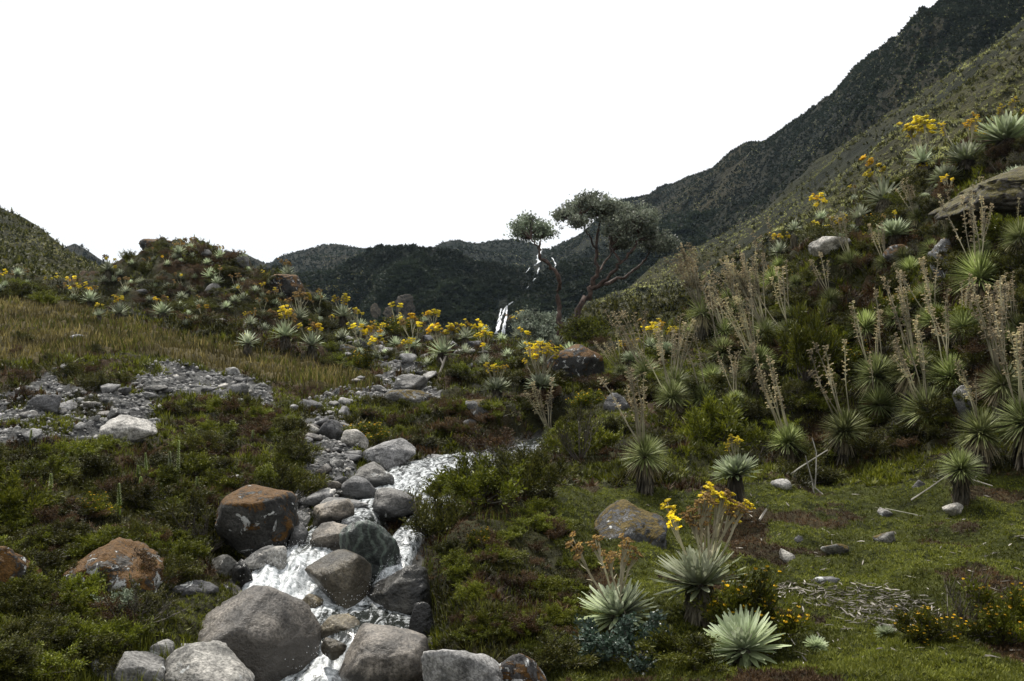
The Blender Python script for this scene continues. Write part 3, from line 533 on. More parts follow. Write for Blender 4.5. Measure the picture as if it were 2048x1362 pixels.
B = [
 ('granite_brown', (372, 1178, 636, 1372), 8.15, 'largest brown granite boulder, its top sloping down to the lower cascade', dict(planes=[(-.6, -.25, .75, .62), (.75, -.4, .35, .62), (.15, -.95, .05, .75), (.1, .9, .3, .8), (-.9, -.3, .1, .85), (0, 0, -1, .8), (.55, -.5, .66, .66)], pw=22, rough=.03)),
 ('granite_ochre', (606, 1105, 742, 1232), 9.25, 'wedge shaped ochre boulder with a pointed left end, splitting the white cascade', dict(planes=[(-.35, -.2, .9, .55), (.85, -.45, .1, .6), (-.15, -1, .1, .6), (-.75, -.4, -.6, .55), (.3, .2, .9, .75), (0, 1, 0, .8), (0, 0, -1, .9)], pw=14, rough=.03)),
 ('veined', (682, 1036, 808, 1195), 9.75, 'dark green striped boulder behind the ochre wedge', dict(seed=4, rough=.06)),
 ('wet_dark', (728, 1128, 868, 1236), 9.15, 'dark wet slab leaning against the right bank beside the side channel', dict(planes=[(-.75, -.2, .6, .4), (.1, -1, .2, .7), (.9, 0, .2, .9), (0, 1, 0, .9)], pw=12)),
 ('granite_brown', (676, 1258, 868, 1420), 7.75, 'faceted dark topped boulder in the water at the bottom of the stream', dict(planes=[(-.7, -.35, .62, .62), (.25, -.3, .92, .6), (.1, -1, .05, .68), (.9, -.3, .1, .85), (0, 1, .2, .8)], pw=14, rough=.035)),
 ('granite_pale', (842, 1283, 1040, 1450), 7.3, 'pale rounded boulder at the bottom edge right of the stream', dict(seed=12)),
 ('mossy', (985, 1306, 1105, 1430), 7.25, 'smaller lichened rock touching the pale boulder at the bottom edge', dict(seed=6)),
 ('granite_pale', (322, 1292, 505, 1450), 7.3, 'pale flat topped boulder at the bottom edge beside the big brown one', dict(planes=[(.35, -.35, .85, .55), (-.5, -.5, .7, .7), (0, -1, .2, .75), (.9, 0, .1, .9), (-.9, 0, 0, .9), (0, 1, 0, .9)], pw=10)),
 ('granite', (212, 1302, 340, 1420), 7.2, 'grey rounded boulder at the bottom edge left of the pale flat one', dict(seed=8)),
 ('granite_pale', (176, 1318, 236, 1380), 7.2, 'small pale stone leftmost of the heap at the bottom edge', dict(lvl=4)),
 ('granite_pale', (298, 1278, 352, 1318), 7.6, 'small pale stone above the heap of bottom edge boulders', dict(lvl=4)),
 ('granite', (134, 1312, 164, 1342), 7.4, 'fist sized grey stone lying in the grass near the lower left corner', dict(lvl=4)),
 ('mossy', (118, 1083, 335, 1262), 8.7, 'large boulder coated in orange moss with white lichen, left of the stream', dict(seed=31, planes=[(-.5, -.35, .8, .7), (.6, -.3, .7, .72), (0, -1, .15, .7), (.9, 0, .1, .85), (-1, 0, 0, .9), (0, 1, 0, .9)], pw=7, rough=.07)),
 ('mossy', (-90, 1088, 68, 1262), 8.2, 'orange mossed boulder cut by the left edge of the picture', dict(seed=33, pw=7, rough=.07)),
 ('mossdark', (418, 976, 590, 1118), 10.2, 'big black boulder topped with orange moss and lichen, overhanging the stream', dict(planes=[(0, -.2, 1, .62), (.2, -.9, -.5, .75), (-.85, -.3, .3, .85), (.9, -.2, .3, .85), (0, 1, 0, .8)], pw=8, rough=.06)),
 ('granite', (350, 1163, 436, 1225), 8.9, 'grey boulder behind the upper left of the biggest brown boulder', {}),
 ('granite_pale', (490, 1090, 578, 1142), 9.75, 'pale brown block beside the top of the white cascade', dict(pw=12)),
 ('wet_dark', (388, 1108, 478, 1175), 9.6, 'brown wet block in shade under the overhanging black boulder', dict(seed=21)),
 ('wet_dark', (462, 1118, 512, 1185), 9.45, 'reddish black wedge at the left rim of the white cascade', dict(seed=22)),
 ('wet_dark', (425, 1168, 470, 1205), 9.2, 'small wet brown rock tucked behind the biggest boulder', dict(seed=23, lvl=4)),
 ('granite_brown', (622, 998, 708, 1056), 10.9, 'pointed brown block lying across the upper stream', dict(planes=[(-.5, -.3, .8, .5), (.9, -.3, .2, .8), (.2, -1, .1, .7), (0, 1, 0, .9)], pw=12)),
 ('wet_dark', (574, 1024, 620, 1070), 10.6, 'dark rounded rock right of the overhanging black boulder', dict(seed=24)),
 ('granite', (576, 1048, 616, 1096), 10.2, 'small grey slab pointing down below the dark rounded rock', dict(seed=25, lvl=4)),
 ('granite_brown', (622, 1044, 716, 1118), 10.15, 'smooth wet slab the upper stream slides over', dict(seed=29, planes=[(-.2, -.4, .9, .5), (0, -1, .2, .8), (1, 0, 0, .9), (-1, 0, 0, .9)])),
 ('granite', (682, 953, 756, 1002), 12.3, 'rounded grey brown boulder above the flat stone in the upper stream', dict(seed=26)),
 ('granite_pale', (636, 994, 738, 1018), 11.7, 'flat pale stone lying below the rounded grey boulder', dict(seed=27, pw=12)),
 ('granite', (743, 978, 840, 1052), 11.5, 'flat faced grey boulder with pitted surface between the two channels', dict(planes=[(-.1, -.9, .45, .55), (.3, -.2, .9, .6), (-.9, -.3, .2, .85), (.9, 0, 0, .9)], pw=11)),
 ('granite', (606, 978, 668, 1012), 11.9, 'tilted grey slab left of the flat pale stone', dict(planes=[(-.4, -.2, .9, .45), (0, -1, .1, .8)], pw=11, lvl=4)),
 ('granite_pale', (648, 978, 672, 1000), 11.9, 'white cobble between the tilted slab and rounded boulder', dict(lvl=3)),
 ('granite_pale', (718, 878, 832, 948), 14.4, 'long pale arched boulder at the head of the visible stream', dict(planes=[(-.45, -.3, .85, .5), (.75, -.3, .6, .62), (0, -1, .2, .75), (0, 1, 0, .9)], pw=8)),
 ('granite', (706, 925, 790, 985), 13.2, 'grey boulder half hidden by shrubs below the arched one', dict(seed=41)),
 ('granite_pale', (850, 908, 905, 928), 15.6, 'low pale stone at the rim of the upper pool', dict(lvl=4)),
 ('wet_dark', (818, 1203, 872, 1284), 8.5, 'black smooth rock wedged under the grassy right bank', dict(seed=43)),
 ('granite_ochre', (640, 1230, 722, 1276), 8.5, 'small pale brown rock breaking the surface of the pool', dict(planes=[(.4, -.3, .85, .45), (-.8, -.3, .4, .7), (0, -1, .2, .8)], pw=12)),
 ('granite_ochre', (588, 1188, 646, 1228), 9.0, 'small smooth ochre rock washed by the white cascade', dict(seed=45)),
 ('granite_ochre', (640, 1275, 694, 1318), 8.0, 'submerged looking ochre rock inside the lower cascade', dict(seed=47)),
 ('mossgrey', (1178, 1005, 1335, 1150), 10.7, 'grey lichened boulder on the meadow edge behind the flowering rosettes', dict(planes=[(-.5, -.4, .75, .6), (.45, -.35, .8, .65), (.1, -1, 0, .75), (1, 0, 0, .9), (-1, 0, 0, .95), (0, 1, 0, .9)], pw=8, rough=.06)),
 ('granite_pale', (1540, 958, 1582, 990), 13.0, 'small pale rock at the top edge of the meadow below the pale forked stick', dict(lvl=4)),
 ('granite', (1818, 960, 1862, 996), 12.6, 'grey rock on the meadow left of the shaggy trunked rosette', dict(lvl=4)),
 ('granite_pale', (1886, 1004, 1932, 1036), 11.6, 'pale rock directly under the shaggy trunked rosette', dict(lvl=4)),
 ('granite_pale', (1925, 996, 1972, 1022), 11.8, 'pale long rock right of the shaggy trunk at meadow edge', dict(lvl=4)),
 ('granite', (1756, 1016, 1784, 1036), 12.0, 'small round grey stone alone in the middle of the meadow', dict(lvl=4)),
 ('mossgrey', (1746, 1062, 1794, 1100), 10.7, 'dark stone with a pale face poking out of the meadow centre', dict(lvl=4)),
 ('mossgrey', (1640, 1084, 1700, 1116), 10.4, 'low dark rock in the bare patch left of the meadow centre', dict(lvl=4)),
 ('granite_pale', (1560, 1098, 1594, 1132), 10.3, 'white patched rock at the bottom of the bare meadow patch', dict(lvl=4)),
 ('granite_pale', (1586, 1070, 1606, 1086), 10.7, 'thumb sized white stone at the top of the bare meadow patch', dict(lvl=3)),
 ('granite', (1622, 1152, 1678, 1180), 9.6, 'grey log shaped rock lying above the dead leaf litter', dict(lvl=4, seed=3)),
 ('mossgrey', (1896, 1176, 1978, 1232), 8.9, 'grey boulder behind the yellow twiggy shrub at the right', dict(lvl=5)),
 ('mossgrey', (1968, 1186, 2048, 1240), 8.8, 'mossy grey boulder beside the right edge of the picture', dict(lvl=5)),
 ('granite', (1978, 1322, 2060, 1400), 7.4, 'grey rock in the lower right corner', dict(lvl=5)),
 ('granite_pale', (205, 830, 316, 896), 15.4, 'broad tan boulder on the edge of the gravel flat', dict(planes=[(-.45, -.4, .8, .6), (.5, -.35, .8, .65), (0, -1, .2, .8)], pw=7)),
 ('granite', (56, 788, 122, 834), 17.2, 'grey boulder with moss below it at the left of the gravel', {}),
 ('granite_pale', (112, 800, 154, 826), 17.2, 'pale slanting slab right of the grey boulder on the gravel', dict(lvl=4)),
 ('granite_pale', (196, 767, 240, 792), 19.0, 'white rounded rock at the back of the gravel flat', dict(lvl=4)),
 ('granite', (234, 774, 266, 794), 18.8, 'grey stone touching the white rounded rock', dict(lvl=4)),
 ('granite_pale', (286, 783, 320, 800), 18.4, 'pale oval stone at the front of the upper gravel', dict(lvl=4)),
 ('granite', (288, 770, 336, 786), 19.0, 'flat brownish stone bridging two parts of the gravel', dict(lvl=4)),
 ('wet_dark', (214, 816, 248, 840), 16.4, 'dark round stone just behind the broad tan boulder', dict(lvl=4)),
 ('granite_brown', (192, 822, 222, 842), 16.3, 'brown stone left of the dark round stone on gravel', dict(lvl=4)),
 ('granite_pale', (450, 734, 482, 760), 21.2, 'pale peaked boulder at the top edge of the gravel', dict(lvl=4)),
 ('granite', (454, 766, 494, 800), 19.5, 'blue grey boulder at the right of the upper gravel', dict(lvl=4)),
 ('granite_pale', (572, 808, 598, 824), 17.5, 'bright white stone on the brown heath right of the gravel', dict(lvl=4)),
 ('granite', (446, 950, 494, 978), 12.3, 'grey rock in the heath above the overhanging black boulder', dict(lvl=4)),
 ('granite_pale', (112, 727, 140, 744), 21.5, 'white slab exposed at the eroded edge of the grass slope', dict(lvl=4)),
 ('granite_pale', (140, 668, 172, 682), 25.5, 'flat pale rock lying in the tan grass slope', dict(lvl=4)),
 ('granite', (784, 748, 856, 800), 21.5, 'blue grey boulder above the dry stream bed', dict(seed=51)),
 ('mossgrey', (768, 778, 868, 812), 20.2, 'long mossy slab below the blue grey boulder', dict(seed=52, pw=12)),
 ('mossgrey', (930, 798, 996, 838), 18.8, 'mossy dark grey boulder in the heath right of the dry bed', dict(seed=53)),
 ('granite', (918, 838, 954, 858), 17.6, 'small grey stone in the hollow below the mossy dark boulder', dict(lvl=4)),
 ('granite', (636, 838, 692, 892), 16.2, 'steep grey slab in the middle of the dry stream bed', dict(seed=54, pw=12)),
 ('granite_pale', (684, 858, 738, 902), 15.8, 'leaning grey slab right of the steep one in the dry bed', dict(seed=55, pw=12)),
 ('mossdark', (1090, 688, 1208, 790), 33, 'dark mossy rock the two leaning trees grow from', dict(seed=56)),
 ('granite_pale', (1620, 474, 1700, 512), 24, 'white lichened slanting rock on the right slope', dict(seed=57, pw=12)),
 ('mossgrey', (1860, 474, 1910, 580), 16.5, 'upright white faced rock with moss on the right slope', dict(seed=58)),
 ('ledge', (1880, 326, 2240, 445), 19.5, 'wide tan mossy rock ledge under the top rosettes at right', dict(seed=59, planes=[(-.45, -.35, .8, .42), (-.2, -.9, .35, .5), (.1, -.3, 1, .6), (.3, -.8, .1, .7), (0, 0, -1, .8)], pw=14, rough=.12, lvl=6)),
 ('mossy', (1768, 488, 1816, 524), 18.5, 'mossy cushion topped rock in the middle of the right slope', dict(lvl=4)),
 ('granite', (1205, 785, 1262, 835), 18.5, 'blue grey rock behind the dry stalks at the slope foot', dict(seed=60)),
 ('granite', (1905, 770, 1960, 850), 14.5, 'grey rock between the large green rosettes at the right', dict(seed=61)),
 ('mossdark', (280, 478, 350, 520), 42, 'dark flat topped rock crowning the hump', dict(seed=62)),
 ('granite', (404, 498, 424, 518), 42, 'small rounded rock on the crest of the hump', dict(lvl=4)),
 ('granite', (462, 512, 500, 538), 40.5, 'grey rock on the right shoulder of the hump', dict(lvl=4)),
 ('mossdark', (535, 548, 612, 610), 38, 'rounded rock outcrop with pale top at the right of the hump', dict(seed=63)),
 ('granite', (410, 566, 442, 596), 38.5, 'grey pointed rock under the pale rosettes of the hump', dict(lvl=4)),
 ('granite_pale', (428, 636, 458, 660), 31, 'white stone near the foot of the hump', dict(lvl=4)),
 ('mossgrey', (676, 688, 716, 712), 27.5, 'low dark rock behind the dry stream bed at valley middle', dict(lvl=4)),
 ('granite', (272, 578, 296, 592), 37, 'small grey rock low on the left side of the hump', dict(lvl=4)),
 ('granite', (940, 668, 992, 690), 36, 'grey rock in front of the twin strand waterfall', dict(lvl=4)),
]
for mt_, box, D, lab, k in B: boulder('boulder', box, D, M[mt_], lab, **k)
# pale cliff faces set in the back mountain
M['cliff'] = rockmat('cliff_rock', (.025, .022, .019), (.16, .135, .10), lichen=.0)
for box, lab in (((740, 606, 762, 640), 'small tan cliff face low on the back mountain'), ((766, 612, 786, 642), 'middle tan cliff face low on the back mountain'), ((790, 588, 832, 646), 'tallest grey streaked cliff face low on the back mountain')):
    q = on_patch('back_mountain', (box[0]+box[2])/2, box[3]-6); boulder('cliff_face', box, q[1]+.4, M['cliff'], lab, 'cliff', dep=.35, npl=14, lvl=5, rough=.2)
# loose stones
SP = {}
def stone_proto(k, mt_):
    if (k, mt_) not in SP:
        v, f = rock_verts(100+k, 3, npl=8, pw=7, rough=.06); SP[k, mt_] = mesh_np('stone', v*np.array([1, .85, .62]), f, M[mt_], True)
    return SP[k, mt_]
def stones(polyg, n, smin, smax, mats, label, group, seed, extra=None):
    r = np.random.default_rng(seed); xs = [p[0] for p in polyg]; ys = [p[1] for p in polyg]; k = 0; tries = 0
    while k < n and tries < n*30:
        tries += 1; px, py = r.uniform(min(xs), max(xs)), r.uniform(min(ys), max(ys))
        if not poly(polyg, np.array([px]), np.array([py]))[0]: continue
        x, y, z = G(px, py); s = smin+(smax-smin)*r.random()**2.2
        o = link('stone', stone_proto(int(r.integers(0, 7)), mats[int(r.integers(0, len(mats)))]), loc=(x, y, z+s*.2)); o.scale = (s*r.uniform(.8, 1.3), s, s*r.uniform(.7, 1.1))
        o.rotation_euler = (r.uniform(-.3, .3), r.uniform(-.3, .3), r.uniform(0, 6.3)); tag(o, label, 'stone', group); k += 1
stones(GR2, 130, .04, .19, ['granite', 'granite_pale', 'granite', 'granite_brown'], 'loose grey stone in the rubble of the dry stream bed', 'stones of the dry stream bed', 1)
stones(GR1, 80, .03, .15, ['granite', 'granite_pale', 'granite_pale'], 'loose grey stone on the gravel flat at the left', 'stones on the gravel flat', 2)
stones([(560, 1000), (620, 930), (700, 930), (740, 1000), (650, 1110), (585, 1110)], 34, .05, .17, ['granite', 'wet_dark', 'granite_pale'], 'loose wet stone beside the upper stream', 'wet stones beside the stream', 3)
stones([(180, 1330), (350, 1280), (520, 1350), (500, 1400), (180, 1400)], 16, .04, .1, ['granite_pale', 'granite'], 'loose pale stone wedged between the bottom edge boulders', 'stones between the bottom boulders', 4)
stones([(680, 660), (960, 670), (1000, 760), (860, 760), (700, 760)], 26, .1, .3, ['granite', 'granite_pale'], 'pale stone scattered over the valley floor before the waterfall', 'stones on the valley floor', 5)
# gravel too fine to count
def gravel():
    d, f = ico(1); VS = []; FS = []; n0 = 0; r = np.random.default_rng(8); X, Y = [], []
    for pg, n in ((GR1, 9000), (GR2, 5200)):
        a = np.array(pg); px = r.uniform(a[:, 0].min(), a[:, 0].max(), n*3); D = np.exp(r.uniform(math.log(10), math.log(30), n*3)); x = (px-CX)/F*D; z = H(x, D, False)
        c, rr = proj(x, D, z); m = poly(pg, c, rr); x, y = x[m][:n], D[m][:n]; X.append(x); Y.append(y)
    x = np.concatenate(X); y = np.concatenate(Y); z = H(x, y); s = .010+.045*r.random(len(x))**2.5*np.clip(y/15, .7, 1.4)
    q = d[None]*s[:, None, None]*r.uniform(.6, 1.2, (len(x), 1, 3))*r.uniform(.75, 1.15, (len(x), len(d), 1))*np.array([1, 1, .7]); v = q+np.stack([x, y, z+s*.1], 1)[:, None]
    ff = f[None]+(np.arange(len(x))*len(d))[:, None, None]
    m, t = mat_new('gravel'); g = nd(t, 'ShaderNodeNewGeometry'); finish(t, ramp(t, g.outputs['Random Per Island'], [(0, (.07, .07, .07)), (.5, (.17, .17, .165)), (.85, (.26, .25, .235)), (1, (.42, .41, .4))]), .7)
    tag(link('gravel', mesh_np('gravel', v.reshape(-1, 3), ff.reshape(-1, 3), m)), 'grey gravel and pebbles of the eroded flat and dry stream bed', 'gravel', kind='stuff')
gravel()
# ------------------------------------------------------------------ rosette plants (frailejon-like)
def rosette(kind, seed):
    r = random.Random(seed); b = MB(); ga = 2.39996
    if kind == 'silver':
        for i in range(145):
            q = (i+.5)/145; inc = R(4+88*q**.8)+r.gauss(0, .05); a = i*ga+r.gauss(0, .08); L = (.66+.38*math.sin(min(1, q*1.4)*1.57))*r.uniform(.82, 1.1)
            d = (math.sin(inc)*math.cos(a), math.sin(inc)*math.sin(a), math.cos(inc)); b.leaf((d[0]*.05, d[1]*.05, -.12*q), d, L, .14, r.uniform(-.5, -.05) if q < .8 else r.uniform(-.1, .35), m=1 if q > .62 else 0, fold=.28, prof=(.45, .85, 1., .82, .22))
    elif kind == 'silver_far':
        for i in range(46):
            q = (i+.5)/46; inc = R(5+92*q**.75)+r.gauss(0, .07); a = i*ga; L = r.uniform(.85, 1.08)
            d = (math.sin(inc)*math.cos(a), math.sin(inc)*math.sin(a), math.cos(inc)); b.leaf((0, 0, -.1*q), d, L, .17, r.uniform(-.2, .2), m=1 if q > .7 else 0, fold=.3, prof=(.6, 1., .35))
    elif kind == 'olive':
        for i in range(330):
            q = (i+.5)/330; inc = R(3+107*q**.72)+r.gauss(0, .05); a = i*ga+r.gauss(0, .1); L = r.uniform(.86, 1.05)*(.85+.15*min(1, q*3))
            d = (math.sin(inc)*math.cos(a), math.sin(inc)*math.sin(a), math.cos(inc)); b.leaf((0, 0, -.05*q), d, L, .047, .1+.35*q, m=0, fold=.3, prof=(.8, 1., .85, .15))
    elif kind == 'olive_far':
        for i in range(130):
            q = (i+.5)/130; inc = R(3+105*q**.72)+r.gauss(0, .06); a = i*ga; L = r.uniform(.86, 1.05)
            d = (math.sin(inc)*math.cos(a), math.sin(inc)*math.sin(a), math.cos(inc)); b.leaf((0, 0, 0), d, L, .07, .1+.35*q, m=0, fold=.3, prof=(.9, 1., .15))
    return b.mesh('rosette', [M['silver'], M['silver2']] if kind.startswith('silver') else [M['olive']])
def skirt(kind, seed):                       # unit: radius about 1, height 1 (hangs from z=0 down to -1)
    r = random.Random(seed); b = MB(); n = 190 if kind == 'silver' else 120
    b.tube([(0, 0, 0), (.02, 0, -.5), (0, 0, -1.05)], [.16, .17, .2], 8, 0)
    for i in range(n):
        q = r.random(); a = r.uniform(0, 6.28); o = .25+.25*r.random()
        if kind == 'silver': d = (math.cos(a)*o, math.sin(a)*o, -1); L = r.uniform(.3, .5); W = .09
        else: d = (math.cos(a)*r.uniform(.3, 1.), math.sin(a)*r.uniform(.3, 1.), -r.uniform(.5, 1.1)); L = r.uniform(.7, 1.2); W = .05
        b.leaf((.22*math.cos(a), .22*math.sin(a), -q*(.85 if kind == 'silver' else .35)), d, L, W, .5 if kind != 'silver' else .1, prof=(.7, 1, .6, .2), m=r.choice([0, 0, 1]) if kind == 'silver' else 1, roll=r.uniform(-.5, .5))
    return b.mesh('dead_leaf_skirt', [M['dead'], M['dead'] if kind == 'silver' else M['straw']])
def head_blob(b, c, s, r, m=0):
    for k in range(7):
        a = k*.9+r.random(); v = [(0, 0, 0), (math.cos(a)*s, math.sin(a)*s, s*r.uniform(.1, .7)), (math.cos(a+1.)*s, math.sin(a+1.)*s, s*r.uniform(.1, .7)), (math.cos(a+.5)*s*.5, math.sin(a+.5)*s*.5, s*.8)]
        b.add([(c[0]+p[0], c[1]+p[1], c[2]+p[2]-s*.3) for p in v], [(0, 1, 2), (1, 3, 2)], m)
def stalk_flower(seed, far=False):           # unit length, branched flat-topped head
    r = random.Random(seed); s = MB(); h = {'yellow': MB(), 'brownhead': MB(), 'orange': MB()}
    P = [np.array([.03*math.sin(q*2.5+seed), .03*math.cos(q*2+seed), q*.72]) for q in np.linspace(0, 1, 6)]; s.tube(P, [.011]*5+[.008], 5 if not far else 3)
    for l in range(3): a = r.uniform(0, 6.28); s.leaf(P[2+l], (math.cos(a), math.sin(a), 1.3), .09, .02, .3)
    for k in range(9 if not far else 6):
        a = k*2.4+r.random()*.5; z0 = r.uniform(.55, .72); p0 = np.array([P[-1][0]*z0/.72, P[-1][1]*z0/.72, z0]); o = r.uniform(.02, .085); p1 = p0+np.array([math.cos(a)*o, math.sin(a)*o, r.uniform(.14, .3)]); p1[2] = min(p1[2], 1)
        for q in h.values(): q.tube([p0, (p0+p1)/2+np.array([0, 0, -.015]), p1], [.008, .007, .006], 3, 1)
        for j in range(4 if not far else 3):
            c = p1+np.array([r.gauss(0, .022), r.gauss(0, .022), r.uniform(-.02, .02)])
            for q in h.values(): pass
            rr = random.Random(seed*99+k*7+j)
            for nm, q in h.items(): head_blob(q, c, .028 if not far else .055, random.Random(seed*99+k*7+j))
    for q in h.values(): q.tube([P[-3], P[-2], P[-1]], [.012, .012, .009], 3, 1)
    return s.mesh('flower_stalk', M['stalk']), {nm: q.mesh('flower_head', [M[nm], M['stalk']]) for nm, q in h.items()}
def stalk_seed(seed, far=False):             # unit length, nodding seed buds along the upper half
    r = random.Random(seed); s = MB(); h = MB(); bx = r.uniform(-.08, .08)
    P = [np.array([bx*q*q+.008*math.sin(q*9+seed), .008*math.cos(q*8), q]) for q in np.linspace(0, 1, 9)]; s.tube(P, [.0085]*6+[.007, .005, .003], 4 if not far else 3)
    for k in range(34 if not far else 22):
        q = r.uniform(.42, 1.)**.9; p = np.array([bx*q*q, 0, q]); a = r.uniform(0, 6.28); o = r.uniform(.018, .052)*(1.35-q*.5); c = p+np.array([math.cos(a)*o, math.sin(a)*o, .02]); s.tube([p, c], [.003, .0025], 3); head_blob(h, c, r.uniform(.012, .019) if not far else .024, r)
    s.add(np.concatenate(h.v), h.f, 1); return s.mesh('seed_stalk', [M['stalk'], M['bud']]), None
PR = {k: [rosette(k, s) for s in (1, 2, 3)] for k in ('silver', 'silver_far', 'olive', 'olive_far')}
PK = {k: [skirt(k, s) for s in (1, 2)] for k in ('silver', 'olive')}
PF = {(f, z): [(stalk_flower if f else stalk_seed)(s, z) for s in range(4)] for f in (0, 1) for z in (False, True)}
PLANTS = []
def plant(kind, cx, cy, r, by, nst, sty, lean, yel, tilt, label, D=None, group=None):
    rd = random.Random(int(cx*7+cy)); D = G(cx, by)[1]; x = (cx-CX)/F*D; zc = (CY-cy)/F*D; gz = float(H(x, D)[0]); rw = r/F*D; far = D > 22; kk = kind+('_far' if far else '')
    zc = max(zc, gz+rw*.1)-(rw*.12 if kind == 'silver' else 0)
    root = empty('giant_rosette_plant' if r > 26 else 'rosette_plant', (x, D, gz), label, 'rosette plant', group)
    o = link('rosette', rd.choice(PR[kk]), root, (0, 0, zc-gz)); o.scale = (rw, rw, rw*(1 if kind != 'silver' else .92)); o.rotation_euler = (R(tilt), R(rd.uniform(-8, 8)), rd.uniform(0, 6))
    if tilt: o.rotation_mode = 'ZXY'; o.rotation_mode = 'XYZ'; o.rotation_euler = (R(tilt), R(rd.uniform(-8, 8)), rd.uniform(0, 6))
    hs = max(zc-gz, .35*rw)
    if kind == 'olive':
        k = link('dead_leaf_skirt', rd.choice(PK['olive']), root, (0, 0, zc-gz)); k.scale = (rw*.8, rw*.8, rw*.75); k.rotation_euler[2] = rd.uniform(0, 6)
    if kind == 'silver' or hs > rw*.7:
        k = link('shaggy_trunk', rd.choice(PK['silver']), root, (0, 0, zc-gz)); k.scale = (rw*.95, rw*.95, hs*1.03); k.rotation_euler[2] = rd.uniform(0, 6)
    Ls = (cy-sty)*1.15/F*D/max(.6, math.cos(lean))
    if kind == 'olive': nst = int(nst*1.35)
    for i in range(nst):
        fl = kind == 'silver'; sm, hd = rd.choice(PF[1 if fl else 0, far]); L = Ls*rd.uniform(.72, 1.06)
        s = link('flower_stalk' if fl else 'seed_stalk', sm, root, (rd.uniform(-.2, .2)*rw, rd.uniform(-.2, .2)*rw, zc-gz)); wv = (.85 if fl else 1.)*L if L < 1.3 else 1.0; wv *= 1.25 if fl else 1.; s.scale = (wv, wv, L)
        s.rotation_mode = 'YXZ'; s.rotation_euler = (rd.gauss(0, .1 if not fl else .2), lean+(rd.gauss(0, .13) if not fl else ((i+.5)/nst-.5)*.95+rd.gauss(0, .06)), 0)
        if fl: nm = ('yellow' if rd.random() < .9 else 'orange') if rd.random() < yel else 'brownhead'
        if fl: link('flower_head', hd[nm], s)
    return root
